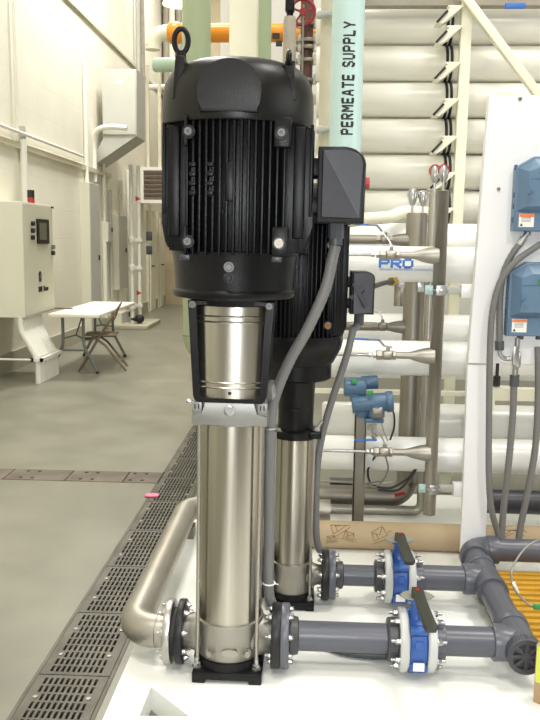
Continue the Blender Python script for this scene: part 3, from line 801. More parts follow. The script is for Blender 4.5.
# ---------------------------------------------------------------- yellow grating, carton, wire
gy0, gy1 = P1.y + .12, onz(512, 568, .13).y
b = MB()
x0 = HX + .02; x1 = HX + 1.0
b.span((x0, gy0, Z0), (x1, gy1, Z0 + .022))
n = 14
for i in range(n):
    y = gy0 + (gy1 - gy0) * (i + .5) / n
    b.box(((x0 + x1) / 2, y, Z0 + .026), (x1 - x0, (gy1 - gy0) / n * .5, .02), bevel=.003)
tag(b.build('grating_panel', 'yellow', smooth=0), 'ribbed yellow grating panel lying right of the grey header', 'grating')
kb = V((onz(529, 694, Z0).x, 2.525, Z0))
t = thing('carton', 'small brown cardboard box with a white and yellow green label at right edge', 'box', kb, local=True)
t.rotation_euler = (0, 0, math.radians(-42))
cw, cdp = .24, .05; ch_ = .207
b = MB(); b.span((0, 0, 0), (cw, cdp, ch_), bevel=.002); b.build('box_body', 'card', t, smooth=0)
b = MB(); b.span((.004, -.0012, .075), (.2, 0, ch_ - .004)); b.build('box_label', 'lime', t, smooth=0)
b = MB(); b.span((.022, -.002, .08), (.2, -.001, ch_ - .03)); b.build('address_label', 'label', t, smooth=0)
wp = path([(548, 541, 3.15), (536, 541, 3.12), (522, 552, 3.08), (512, 570, 3.02), (514, 588, 2.98), (526, 602, 2.94), (540, 609, 2.92), (552, 609, 2.92)], 8)
b = MB(); b.tube(wp, .0042, 8)
t = b.build('wire_loop', 'wire'); tag(t, 'loop of thin twisted steel wire hanging over the yellow grating', 'wire')
q = at(515, 585, 2.985); b = MB(); b.bar(q + V((-.006, 0, .01)), q + V((.012, 0, -.03)), .012, .012); b.build('crimp_sleeve', 'label', t)
q = at(539, 607, 2.92); b = MB(); b.box(q, (.04, .015, .02), bevel=.003); b.build('seal_tag', 'greentag', t)

hp = [onz(u, v, Z0 + .016) for u, v in ((318, 640), (332, 648), (352, 653), (378, 655.5), (400, 654), (430, 646), (450, 632))]
conduit('thin dark ribbed hose lying on the white skid behind the front grey pipe', spline(hp, 6), .0155, 'conduitdark', 'ribbed_hose', None)
# black cable plugged into the small terminal box
cp = [P2 + V((.25, -.12, 1.33))] + path([(372, 287, 3.3), (382, 283.5, 3.5), (392, 281.5, 3.7)], 5)
b = MB(); b.tube(cp, .011, 12); b.bar(P2 + V((.215, -.115, 1.30)), P2 + V((.265, -.118, 1.345)), .016, .016); b.bar(P2 + V((.225, -.115, 1.36)), P2 + V((.275, -.118, 1.27)), .014, .014)
cb = b.build('black_cable', 'cable', smooth=60); tag(cb, 'short black cable reaching right from the small terminal box to a brass end', 'cable')
b = MB(); b.cyl(at(391, 281.7, 3.7), at(395, 281, 3.75), .021, n=6); b.build('brass_end', 'brass', cb)

# ---------------------------------------------------------------- kraft wrapped roll
KY = 3.85; kz = Z0 + .068
kx0 = at(318, 531, KY).x - .3
b = MB(); b.lathe([(.0, 0), (.052, 0), (.067, 0), (.0675, .01), (.0675, 2.6), (.052, 2.6), (.0, 2.6)], (kx0, KY, kz), (1, 0, 0), 48)
kr = b.build('paper_roll', 'kraft', smooth=60); tag(kr, 'long brown kraft paper roll lying across behind the valves', 'paper roll')
for u, v, s, ang in ((338, 527, 1, .5), (349, 535, .7, -.3), (379, 534, 1, .45), (331, 538, .6, .2), (505, 532, .7, .4), (520, 528, .8, -.4)):
    c = at(u, v, KY - .06); b = MB()
    def sf(x, z):
        dz = max(-.06, min(.06, c.z + z - kz)); return V((c.x + x, KY - math.sqrt(.0688 ** 2 - dz * dz), kz + dz))
    def pt2(x, z): return sf((x * math.cos(ang) - z * math.sin(ang)) * s, (x * math.sin(ang) + z * math.cos(ang)) * s)
    for p0, p1_ in (((-.035, -.02), (.035, -.02)), ((.035, -.02), (.03, .022)), ((.03, .022), (-.03, .022)), ((-.03, .022), (-.035, -.02)), ((-.03, .02), (0, -.004)), ((.0, -.004), (.03, .02)), ((-.05, -.034), (.05, -.034)), ((-.012, -.02), (-.012, .01)), ((.04, -.01), (.06, -.012))):
        n = 4
        for k in range(n):
            A_ = pt2(*[p0[i] + (p1_[i] - p0[i]) * k / n for i in (0, 1)]); B_ = pt2(*[p0[i] + (p1_[i] - p0[i]) * (k + 1.05) / n for i in (0, 1)])
            if (A_ - B_).length > .001: b.bar(A_, B_, .0034, .0012)
    b.build('printed_mark', 'kraftink', kr)

# ---------------------------------------------------------------- instrument panel on its post
PY = 3.62
def pp(u, v, Y=None): 
    q = at(u, v, Y or PY); return (q.x, q.z)
t = thing('instrument_panel', 'white metal instrument panel on a broad white post at right', 'panel', at(470, 553, PY))
po = MB()
po.prism([pp(468, 363), pp(489.5, 95), (pp(489.5, 95)[0] + 1.0, pp(489.5, 95)[1]), (pp(489.5, 95)[0] + 1.0, pp(489.5, 363)[1] + .0)], (0, PY + .05, 0), (1, 0, 0), (0, 0, 1), .05, bevel=.003)
po.build('panel_board', 'white', t, smooth=20)
b = MB(); b.prism([(pp(461, 560)[0], Z0), (pp(486, 560)[0], Z0), pp(492, 365), pp(468, 365)], (0, PY + .045, 0), (1, 0, 0), (0, 0, 1), .038, bevel=.003); b.build('post', 'white', t, smooth=20)
for u, v in ((520, 99), (498.5, 189)):
    k = MB(); q = at(u, v, PY); k.socket(q, (0, -1, 0), .008, .006); k.build('screw', 'greysteel', t)
# a cream frame post just behind it
q = at(461, 553, PY + .12)
b = MB(); b.span((q.x - .005, PY + .08, Z0), (q.x + .05, PY + .12, at(461, 470, PY + .1).z))
tag(b.build('frame_post', 'creamsteel'), 'short cream steel upright directly behind the white panel post', 'post')

def ctrl_box(u0, v0, v1, label, win):
    Yf = PY - .10
    tl = at(u0, v0, Yf); bl_ = at(u0, v1, Yf)
    x0, zt_, zb = bl_.x, tl.z, bl_.z
    t = thing('transmitter_box', label, 'control box', (x0 + .15, PY, zb), 'blue control boxes on the white panel')
    W = .30; H = zt_ - zb; ch = H * .13
    prof = [(0, 0), (W, 0), (W, H - ch), (W - .06, H), (.075, H), (0, H - ch * 1.1)]
    b = MB(); b.prism(prof, (x0, PY, zb), (1, 0, 0), (0, 0, 1), .06, bevel=.006); b.build('housing', 'boxblue', t, smooth=20)
    # raised door with sloped sides
    l = MB()
    o1 = [(.012, H * .27), (W - .012, H * .27), (W - .012, H - ch * 1.2), (W - .06, H - .01), (.075, H - .01), (.012, H - ch * 1.25)]
    o2 = [(.045, H * .335), (W - .04, H * .335), (W - .04, H - ch * 1.55), (W - .075, H - .05), (.09, H - .05), (.045, H - ch * 1.6)]
    A = [l.bm.verts.new((x0 + u, PY - .06, zb + v)) for u, v in o1]; B = [l.bm.verts.new((x0 + u, PY - .10, zb + v)) for u, v in o2]
    l.bm.faces.new(B)
    for i in range(6): l.bm.faces.new((A[i], A[(i + 1) % 6], B[(i + 1) % 6], B[i]))
    d = l.build('cover', 'boxblue', t, smooth=0)
    k = MB(); k.span((x0 + .05, PY - .102, zb + H * .69), (x0 + W - .045, PY - .099, zb + H * .695)); k.build('seam', 'boxblue2', d)
    if win:
        k = MB(); k.span((x0 + .115, PY - .104, zb + H * .70), (x0 + W - .05, PY - .099, zb + H * .78)); k.build('display', 'greentag', d)
    for zz in (.46, .56):
        k = MB(); k.cyl((x0 + .058, PY - .1, zb + H * zz), (x0 + .058, PY - .112, zb + H * zz), .009, n=16); k.box((x0 + .05, PY - .104, zb + H * (zz - .03)), (.012, .01, .02)); k.build('latch', 'boxblue', d)
    b = MB(); b.span((x0 + .008, PY - .066, zb + .004), (x0 + W - .008, PY - .058, zb + H * .255), bevel=.002); b.build('lower_cover', 'boxblue', t, smooth=0)
    b = MB(); b.span((x0 + .02, PY - .0685, zb + .018), (x0 + .02 + .064, PY - .066, zb + H * .235)); lb = b.build('warning_label', 'label', t, smooth=0)
    b = MB(); b.span((x0 + .021, PY - .0695, zb + H * .235 - .014), (x0 + .083, PY - .0684, zb + H * .235 - .001)); b.build('label_band', 'orange_ink', lb)
    b = MB(); b.prism([(0, 0), (.014, 0), (.007, .012)], (x0 + .024, PY - .0684, zb + .022), (1, 0, 0), (0, 0, 1), .001)
    for i in range(4): b.span((x0 + .03, PY - .0692, zb + .04 + i * .006), (x0 + .07, PY - .0684, zb + .0415 + i * .006))
    b.build('label_print', 'ink', lb)
    for zz in (.12, .3, .45, .82):
        k = MB(); k.span((x0 - .004, PY - .05, zb + H * zz), (x0 + .006, PY - .03, zb + H * zz + .022)); k.build('hinge', 'boxblue2', t)
    for xx in (.07, .15, .23):
        k = MB(); k.cyl((x0 + xx, PY - .03, zb + .002), (x0 + xx, PY - .03, zb - .016), .014, n=12); k.build('cable_entry', 'conduitdark', t)
    return t
cb1 = ctrl_box(515.5, 155, 231, 'upper blue control box with a warning label on the white panel', False)
cb2 = ctrl_box(508.5, 262, 337, 'lower blue control box with a green display on the white panel', True)
PB = PY - .035
conduit('grey conduit looping from the upper blue box to the steel conduit fitting', path([(522, 241, PB), (513, 253, PB), (504, 272, PB), (500, 300, PB), (499.5, 343, PB)], 6), .0145)
conduit('grey conduit coming from beyond the right edge and running down against the white post', path([(552, 238, PB), (536, 247, PB - .01), (514, 263, PB - .03), (500, 283, PB - .03), (492.5, 312, PB - .03), (490, 350, PB - .03), (489, 420, PB - .03), (489, 480, PB - .03), (492, 512, PB - .02), (499, 536, PB), (503, 556, PB)], 6), .0145)
conduit('grey conduit dropping straight from the steel conduit fitting to the grey pipe', path([(514, 385, PB), (512.5, 420, PB), (508, 470, PB), (503, 515, PB), (501, 552, PB)], 6), .0155)
conduit('grey conduit at the right edge hanging below the lower blue box', path([(538, 347, PB), (538, 400, PB), (535, 450, PB), (527, 495, PB), (520, 530, PB), (517, 556, PB)], 6), .0155)
t = thing('conduit_fitting', 'shiny steel tee conduit fitting under the lower blue box', 'fitting', at(516, 386, PB))
b = MB(); A, B = at(516.5, 348, PB), at(515.5, 366, PB); b.lathe([(0, 0), (.012, 0), (.022, .012), (.024, .02), (.024, .07), (.018, .08), (0, .08)], at(516, 369, PB), (0, 0, 1), 24, sx=1, sy=.8)
b.build('fitting_body', 'zinc', t)
b = MB(); b.span(at(512.5, 365, PB - .02) , at(519.5, 346, PB - .024), bevel=.002); b.build('cover_plate', 'bolt', t)
b = MB(); b.tube(path([(499.5, 349, PB), (500.5, 355, PB), (505, 358.5, PB), (511, 358.5, PB)], 6), .0105, 14); b.build('side_elbow', 'zinc', t)
b = MB(); b.cyl(at(499.5, 350, PB), at(499.5, 341, PB), .020, n=10); b.build('coupling_nut', 'conduitdark', t)
b = MB(); b.cyl(at(514.3, 386, PB), at(514.6, 375, PB), .021, n=10); b.build('coupling_nut', 'conduitdark', t)
b = MB(); b.cyl(at(515, 376, PB), at(515.6, 368, PB), .013, n=14); b.build('nipple', 'bolt', t)
b = MB(); b.cyl(at(517, 349, PB), at(517.6, 338, PB), .011, n=14); b.build('nipple', 'bolt', t)
t = thing('conduit_connector', 'silver angled connector screwed into the bottom of the upper blue box', 'fitting', at(525, 240, PB))
b = MB(); b.cyl(at(519, 245, PB), at(524, 238, PB), .017, n=12); b.build('nut', 'zinc', t)
b = MB(); b.cyl(at(524, 238, PB), at(528, 232.5, PB), .012, n=14); b.build('nipple', 'zinc', t)
# ---------------------------------------------------------------- membrane tubes and headers
def vessel(label, u0, u1, v, Y, r, m='tube', name='pressure_vessel', group='white membrane tubes', straps=()):
    a = at(u0, v, Y); c = at(u1, v, Y); z = at((u0 + min(u1, 540)) / 2, v, Y).z
    x0, x1 = a.x, c.x
    b = MB(); L = x1 - x0
    b.lathe([(0, 0), (r * .9, 0), (r, .01), (r, L - .01), (r * .9, L), (0, L)], (x0, Y, z), (1, 0, 0), 64)
    o = b.build(name, m, smooth=50); tag(o, label, 'tube', group)
    return o, x0, x1, z
FY, RY = 4.16, 4.78
fr_ = []
for lab, v, u0 in (('topmost white membrane tube of the front stack, printed with a blue logo', 264, 250), ('middle white membrane tube of the front stack, behind the blue handled valve', 358, 270), ('lowest white membrane tube of the front stack, behind the blue transmitter', 454.5, 318)):
    fr_.append(vessel(lab, u0, 760, v, FY, .091))
for lab, v in (('topmost white membrane tube of the rear stack, just above the logo tube', 241), ('middle white membrane tube of the rear stack', 331), ('lowest white membrane tube of the rear stack', 421)):
    vessel(lab, 220 if v < 400 else 322, 760, v, RY, .105, group='white membrane tubes')
# printing on the logo tube
o, x0, x1, z = fr_[0]
def wrap(pt, r=.0918):     # flat (x, dz) onto the tube front
    return V((pt[0], FY - math.sqrt(max(0, r * r - pt[1] * pt[1])), z + pt[1]))
lx = at(380, 264, FY - .09).x; lz = at(380, 267, FY - .09).z - z
q, wd = strokes('PRO', .038, .047, .0125, .012, .31)
b = MB(); 
for f in q:
    n = 8; A_ = [b.bm.verts.new(wrap((lx + p.x, lz + p.y), .0926)) for p in [f[0].lerp(f[1], k / n) for k in range(n + 1)]]; B_ = [b.bm.verts.new(wrap((lx + p.x, lz + p.y), .0926)) for p in [f[3].lerp(f[2], k / n) for k in range(n + 1)]]
    for k in range(n): b.bm.faces.new((A_[k], A_[k + 1], B_[k + 1], B_[k]))
e = bmesh.ops.extrude_face_region(b.bm, geom=list(b.bm.faces)); bmesh.ops.translate(b.bm, verts=[v for v in e['geom'] if isinstance(v, bmesh.types.BMVert)], vec=(0, .0016, 0))
b.build('logo', 'logoblue', o)
def text_mesh(txt, size):
    cu = bpy.data.curves.new('t', 'FONT'); cu.body = txt; cu.size = size; cu.extrude = 0
    to = bpy.data.objects.new('t', cu); C.objects.link(to)
    bpy.context.view_layer.update()
    me = bpy.data.meshes.new_from_object(to.evaluated_get(bpy.context.evaluated_depsgraph_get()))
    bpy.data.objects.remove(to); bpy.data.curves.remove(cu)
    return me
me = text_mesh('BEKAERT PROGRESSIVE COMPOSITES', .0135)
b = MB(); b.bm.from_mesh(me); bpy.data.meshes.remove(me)
wx = max(v.co.x for v in b.bm.verts)
tw = at(433, 264, FY - .09).x - lx
for v in b.bm.verts: v.co = wrap((lx + v.co.x * tw / wx, lz - .017 + v.co.y * 1.1), .0922)
b.build('printed_name', 'logoblue', o, smooth=0)

# stainless sampling headers
def header(name, label, u_top, v_top, u_bot, v_bot, Y, r, m, bottom=None, cap_top=True):
    A = at(u_top, v_top, Y); B = at(u_bot, v_bot, Y)
    x = (A.x + B.x) / 2
    t = thing(name, label, 'pipe', (x, Y, B.z), 'upright stainless sampling headers')
    b = MB()
    pts = [(x, Y, A.z - .012), (x, Y, B.z + (.08 if bottom else 0))]
    b.lathe([(0, 0), (r * .9, 0), (r, -.012)], (x, Y, A.z), (0, 0, 1), 32)
    b.tube(pts, r, 32, cap=not bottom)
    if bottom:
        R = r * 1.7
        b2 = MB()
        b.tube([(x, Y, B.z + .08), (x, Y, B.z + R)], r, 32, cap=False)
        b.elbow((x, Y, B.z), (0, 0, 1), (-1, 0, 0), R, r, 32, 10)
        b.tube([(x - R, Y, B.z), (bottom, Y, B.z)], r, 32)
    b.build('pipe', m, t, smooth=55)
    return t, x, A.z, B.z
H1, h1x, h1t, h1b = header('sampling_header', 'front upright stainless header pipe nearest the white panel', 441, 190, 431, 514, 3.98, .031, 'stainpipe')
H2, h2x, h2t, h2b = header('sampling_header', 'thin upright stainless header close behind the front one', 430, 191, 425, 511, 4.36, .026, 'stainpipe', at(300, 515, 4.36).x)
H3, h3x, h3t, h3b = header('sampling_header', 'thickest upright stainless header, shorter and left of the other two', 414.5, 213, 409, 497, 4.46, .058, 'greysteel', at(300, 497, 4.46).x)
H4, h4x, h4t, h4b = header('sampling_header', 'dull grey upright pipe stub hanging behind the thickest header', 399.5, 270, 399.5, 306, 4.6, .030, 'greysteel')
# branches with small ball valves
def sample_valve(label, x, z, Y, xl, r, handle, hdir=-1, m='stainpipe', L1=.16):
    t = thing('sampling_valve', label, 'valve', (x, Y, z), 'small sampling valves')
    b = MB(); b.lathe([(r * 1.5, 0), (r * 1.25, .05), (r * 1.05, .075), (r * .6, .12), (r * .55, L1)], (x, Y, z), (-1, 0, 0), 24); b.build('reducer', m, t, smooth=50)
    xb = x - L1
    k = MB(); k.rcyl((xb + .012, Y, z), (xb - .006, Y, z), .025, .003, 6); k.rcyl((xb - .006, Y, z), (xb - .055, Y, z), .024, .008, 20); k.rcyl((xb - .055, Y, z), (xb - .085, Y, z), .026, .003, 6)
    k.cyl((xb - .028, Y, z), (xb - .028, Y, z + .04), .009, n=12); k.build('valve_body', m, t)
    h = MB(); hz = z + .04
    pts = [(xb - .028 + .02 * hdir * -1, Y, hz), (xb - .028 + hdir * .02, Y, hz + .006), (xb - .028 + hdir * .045, Y - .01, hz + .034), (xb - .028 + hdir * .10, Y - .02, hz + .04)] if handle != 'up' else [(xb - .028, Y, hz), (xb - .04, Y, hz + .03), (xb - .065, Y, hz + .06), (xb - .09, Y, hz + .068)]
    for p, q in zip(pts, pts[1:]): h.bar(p, q, .018, .007)
    ho = h.build('lever', 'zinc', t)
    if handle == 'blue':
        s = MB(); s.bar(V(pts[2]) + V((hdir * .0, 0, .002)), V(pts[3]) + V((hdir * .07, 0, .002)), .02, .009, bevel=.003); s.build('grip', 'logoblue', ho)
    s = MB(); s.rcyl((xb - .085, Y, z), (xb - .102, Y, z), .017, .002, 6); s.rcyl((xb - .108, Y, z), (xb - .125, Y, z), .013, .002, 6); s.build('tube_nut', 'bolt', t)
    s = MB(); s.tube([(xb - .12, Y, z), (xl, Y, z)], .0085, 12); s.build('thin_tube', 'bolt', t, smooth=60)
    return t
for lab, v, u, hd_, hh in (('small steel sampling valve beside the blue logo with a bright lever', 255.5, 438, 'up', -1), ('small steel sampling valve with a blue lever grip in front of the middle tube', 356, 435, 'blue', -1), ('small steel sampling valve in front of the lowest tube under the blue transmitter', 453, 432, 'up', -1)):
    q = at(u, v, 3.98); sample_valve(lab, h1x - .01, q.z, 3.98, at(318, v, 3.98).x, .03, hd_, hh, L1=.2 if v != 257 else .22)
for lab, v, hd_ in (('dull steel valve with a blue lever on the thickest header, above the logo', 240, 'blue'), ('dull steel valve on the thickest header level with the lower terminal box', 327, 'up')):
    q = at(405, v, 4.46); t = sample_valve(lab, h3x - .04, q.z, 4.46, at(330, v, 4.46).x, .026, hd_, -1, 'greysteel', L1=.10)
    s = MB(); s.tube([(h3x - .22, 4.46, q.z), (at(330, v, 4.46).x, 4.46, q.z)], .024, 20); s.build('pipe', 'greysteel', t, smooth=60)
# little sampling cocks on top of the headers
def cock(label, u, v0, v1, Y, redtop, x, zt_):
    t = thing('sampling_cock', label, 'valve', (x, Y, zt_), 'sampling cocks on the header tops')
    h = at(u, v0, Y).z - zt_
    b = MB(); b.cyl((x, Y, zt_ - .002), (x, Y, zt_ + h * .35), .007, n=12); b.lathe([(0, 0), (.012, 0), (.022, h * .2), (.024, h * .45), (.014, h * .62), (0, h * .65)], (x, Y, zt_ + h * .3), (0, 0, 1), 16); b.build('body', 'zinc', t)
    b = MB(); b.torus((x, Y, zt_ + h * .75), (0, 1, 0), h * .2, .004, 20, 6, 1, 1.1); b.build('handle', 'redbright' if redtop else 'zinc', t)
    return t
cock('sampling cock with a red topped handle on the front header', 442.5, 164, 190, 3.98, True, h1x, h1t)
cock('sampling cock with a red topped handle on the thin header behind', 431, 164, 191, 4.36, True, h2x, h2t)
cock('left of two plain sampling cocks on the thickest header', 404, 188, 213, 4.46, False, h3x - .028, h3t)
cock('right of two plain sampling cocks on the thickest header', 415, 190, 213, 4.46, False, h3x + .03, h3t)
# clamps that hold the headers
def clamp(label, u, v, Y, ub):
    q = at(u, v, Y); r = at(ub, v, Y)
    t = thing('pipe_clamp', label, 'clamp', (q.x, Y, q.z - .03), 'clamps holding the front header')
    b = MB(); b.torus(q + V((0, 0, 0)), (0, 0, 1), .0375, .006, 28, 8); b.box(q + V((0, -.036, 0)), (.05, .008, .05), bevel=.003); b.build('band', 'zinc', t)
    b = MB(); b.box(q + V((-.055, -.01, 0)), (.04, .012, .045), bevel=.004); b.bolt(q + V((-.055, -.016, 0)), (0, -1, 0), .009, .01); b.build('band_ear', 'chartreuse', t)
    b = MB(); b.box(q + V((.075, .0, .0)), (.09, .035, .035), bevel=.003); b.build('strut_end', 'greypanel', t)
    b = MB(); b.span((q.x + .1, Y - .03, q.z - .035), (max(r.x, q.x + .2), Y + .03, q.z + .03), bevel=.003); b.build('bracket_arm', 'white', t)
clamp('upper pipe clamp with a white arm on the front header', 440, 290, 3.98, 474)
clamp('lower pipe clamp with a white arm on the front header', 433, 488, 3.98, 466)
for u, v, lab in ((402, 281, 'left small bright steel bracket below the logo tube'), (421, 286, 'right small bright steel bracket below the logo tube')):
    q = at(u, v, 4.3); b = MB(); b.box(q, (.035, .006, .065), bevel=.002); b.bolt(q + V((0, -.003, -.01)), (0, -1, 0), .01, .008); tag(b.build('pipe_bracket', 'zinc'), lab, 'bracket', 'small steel brackets under the logo tube')

# blue pressure transmitter on a steel upright
TY = 4.02
t = thing('pressure_transmitter', 'twin headed blue pressure transmitter mounted on a grey upright in front of white tubes', 'transmitter', at(367, 440, TY))
def tp(u, v, dy=0): return at(u, v, TY + dy)
b = MB(); b.rcyl(tp(344, 386.5), tp(366, 387.5), .050, .008, 28); b.rcyl(tp(361, 383, .05), tp(378, 382, .05), .036, .006, 24); b.rcyl(tp(352, 404.5, -.02), tp(391, 401.5, -.02), .048, .008, 28)
b.lathe([(.03, 0), (.04, .02), (.046, .08), (.035, .10)], tp(362, 417, -.01), (0, 0, 1), 24); b.lathe([(.025, 0), (.043, .02), (.043, .07), (.03, .09)], tp(376, 420, -.03), (0, 0, 1), 24)
b.box(tp(356, 396), (.06, .07, .05), bevel=.01); b.box(tp(374, 420, -.03), (.095, .05, .022), bevel=.004)
b.build('housing', 'txblue', t)
b = MB(); b.rcyl(tp(386, 402, -.02), tp(393, 401.5, -.02), .054, .006, 28); b.build('end_cover', 'txblue', t)
for pq_ in (tp(354, 381.5, -.055), tp(370, 393, -.07)):
    b = MB(); b.box(pq_, (.03, .016, .024), bevel=.003); b.build('nameplate', 'greentag', t)
b = MB(); b.rcyl(tp(372, 412, -.045), tp(382, 412, -.045), .036, .004, 24); b.build('sensor_flange', 'greysteel', t)
b = MB(); b.cyl(tp(374, 424, -.03), tp(374, 432, -.03), .016, n=6); b.cyl(tp(374, 432, -.03), tp(374, 441, -.03), .009, n=12); b.rcyl(tp(374, 434, -.03), tp(374, 437, -.03), .017, .002, 6); b.cyl(tp(369, 424, -.03), tp(369, 430, -.03), .008, n=12); b.build('process_fitting', 'bolt', t)
b = MB(); b.tube(path([(390, 404, TY - .02), (394, 415, TY - .02), (394, 428, TY), (390, 440, TY)], 6), .005, 10); b.build('cable', 'cable', t)
b = MB(); b.tube(path([(381, 421, TY - .03), (384, 432, TY - .03), (388, 441, TY - .03)], 4), .003, 8); b.build('drain_tube', 'bolt', t)
q = at(360.5, 420, TY + .03); zb = Z0
b = MB(); b.span((q.x - .03, TY, zb), (q.x + .028, TY + .006, q.z + .08)); b.span((q.x - .03, TY, zb), (q.x - .024, TY + .04, q.z + .08)); b.span((q.x + .022, TY, zb), (q.x + .028, TY + .04, q.z + .08)); tag(b.build('channel_post', 'greysteel', smooth=0), 'narrow dull steel channel upright carrying the blue transmitter', 'post')
b = MB(); b.bar(tp(354, 440, -.05), tp(377, 440, -.05), .014, .01, bevel=.003); tag(b.build('valve_lever', 'logoblue'), 'flat blue lever lying across the upright below the transmitter', 'lever')

# odds and ends behind the small pump, low down
b = MB(); b.span(at(330, 491, 4.6), at(356, 478, 4.68)); tag(b.build('junction_box', 'lidgrey'), 'dark box low behind the small pump and steel channel', 'box')
b = MB(); b.tube(path([(318, 481, 4.25), (345, 482, 4.2), (370, 484, 4.1), (392, 482, 4.1)], 6), .006, 10); tag(b.build('steel_tube', 'stainpipe'), 'thin steel tube running level behind the channel upright', 'tube')
for k, (pts, lab) in enumerate((([(376, 455, 4.06), (368, 470, 4.1), (372, 484, 4.1), (390, 488, 4.1), (408, 478, 4.1), (417, 466, 4.1), (413, 474, 4.1), (398, 490, 4.1), (378, 490, 4.1)], 'dark thin cable coiled low behind the channel upright'), ([(385, 455, 4.04), (388, 470, 4.06), (380, 484, 4.06), (372, 487, 4.06), (368, 483, 4.06), (384, 481, 4.06)], 'thin steel wire coil hanging below the lowest sampling valve'))):
    b = MB(); b.tube(path(pts, 8), .006 - k * .002, 8); tag(b.build('cable_coil', 'cable' if k == 0 else 'wire'), lab, 'cable')
q = at(400, 494, 4.3); b = MB(); b.box(q, (.06, .01, .018), R=Matrix.Rotation(-.25, 3, 'Y')); tag(b.build('tag_plate', 'red'), 'small dark red tag on the grey pipe bend', 'tag')
# dark pipe and beams right of the post
a = at(486, 501, 4.05); b = MB(); b.tube([(a.x, 4.05, a.z), (a.x + 1.4, 4.05, a.z)], .062, 32); tag(b.build('dark_pipe', 'lidgrey', smooth=60), 'thick dark slate pipe crossing right of the white panel post', 'pipe')
a = at(470, 395, 4.0); b = MB(); b.span((a.x + .06, 3.97, a.z - .02), (a.x + 1.3, 4.03, a.z + .04)); tag(b.build('support_beam', 'creamsteel'), 'cream horizontal beam behind the hanging conduits', 'beam')
q = at(497, 376, 3.9); t = thing('beam_clamp', 'dark stud clamp with cream foot right of the white post', 'clamp', q - V((0, 0, .06)))
b = MB(); b.cyl(q + V((0, 0, -.04)), q + V((0, 0, .09)), .008, n=10); b.cyl(q + V((0, 0, -.05)), q + V((0, 0, .0)), .018, n=6); b.build('stud', 'rubber', t)
b = MB(); b.span(q + V((-.03, -.05, -.09)), q + V((.07, .05, -.055))); b.span(q + V((-.03, -.05, -.16)), q + V((-.015, .05, -.09))); b.build('foot', 'creamsteel', t)
# cross bar between stacks
a = at(330, 389, 4.7); c = at(405, 389, 4.7); b = MB(); b.span((a.x - .2, 4.62, a.z - .012), (c.x + .9, 4.66, a.z + .012)); tag(b.build('cross_bar', 'creamsteel'), 'slim cream bar level with the blue transmitter top', 'bar')

# ---------------------------------------------------------------- upper rack of ivory tubes
UY = 5.4
nm = ['topmost', 'second from top', 'third from top', 'fourth from top', 'fifth from top', 'lowest']
for i, v in enumerate((27, 64.5, 100.5, 136.5, 172.5, 208)):
    o, x0, x1, z = vessel('ivory membrane tube on the upper rack, %s of six' % nm[i], 316, 720, v, UY, .110, 'oldtube', group='ivory membrane tubes on the upper rack')
    sx0 = at(450 - i * .6, v, UY - .1).x
    b = MB()
    for dx in (-.014, .014): b.lathe([(.1105, -.009), (.1135, -.009), (.1135, .009), (.1105, .009)], (sx0 + dx, UY, z), (1, 0, 0), 64)
    b.build('strap', 'rubber', o)
    o2, _, _, _ = vessel('ivory back row tube showing in the gap under the %s front tube' % nm[i], 330, 720, v + 17, UY + .3, .105, 'oldtube', group='ivory membrane tubes of the back row')
# frame post with shelf brackets and a diagonal brace
t = thing('rack_frame', 'cream steel rack upright with triangular brackets and a diagonal brace', 'rack', at(459, 240, 5.16))
pt_ = at(464, -20, 5.16); pb = at(459, 224, 5.16); px_ = (at(463, 60, 5.16).x + at(460, 180, 5.16).x) / 2
b = MB(); b.span((px_ - .032, 5.13, 0), (px_ + .032, 5.19, 4.2), bevel=.003); b.build('upright', 'creamsteel', t)
A = at(467, 0, 5.1); B = at(536, 92, 5.1); d = (B - A); b = MB(); b.bar(A - d * .15, B + d * .5, .05, .05, bevel=.003); b.build('diagonal_brace', 'creamsteel', t)
for v in (8, 28, 64, 100, 137, 173, 208):
    z = at(450, v + 1, 5.16).z
    b = MB(); b.span((px_ - .12, 5.10, z - .006), (px_ - .03, 5.28, z + .006)); b.prism([(0, 0), (-.085, 0), (-.12, -.085), (-.09, -.085)], (px_ - .03, 5.13, z), (1, 0, 0), (0, 0, 1), .008); b.prism([(-.03, -.0), (-.10, -.0), (-.19, -.10), (-.15, -.10)], (px_ - .0, 5.2, z), (1, 0, 0), (0, 0, 1), .11)
    br = b.build('bracket', 'creamsteel', t)
    k = MB(); q = at(445, v + 8, 5.16); k.bar(V((px_ - .125, 5.085, z - .03)), V((px_ - .185, 5.085, z - .095)), .014, .014); k.build('bolt', 'rubber', br)
q = at(344, 2, 5.2); b = MB(); b.span((q.x, 5.2, q.z - .02), (q.x + 2.2, 5.28, q.z + .12)); tag(b.build('overhead_beam', 'brownpipe'), 'brownish overhead beam along the top edge above the ivory tubes', 'beam')
q = at(515, 6, 5.15); b = MB(); b.box(q, (.12, .03, .03), bevel=.004); tag(b.build('beam_fitting', 'logoblue'), 'small blue fitting at the top above the diagonal brace', 'fitting')
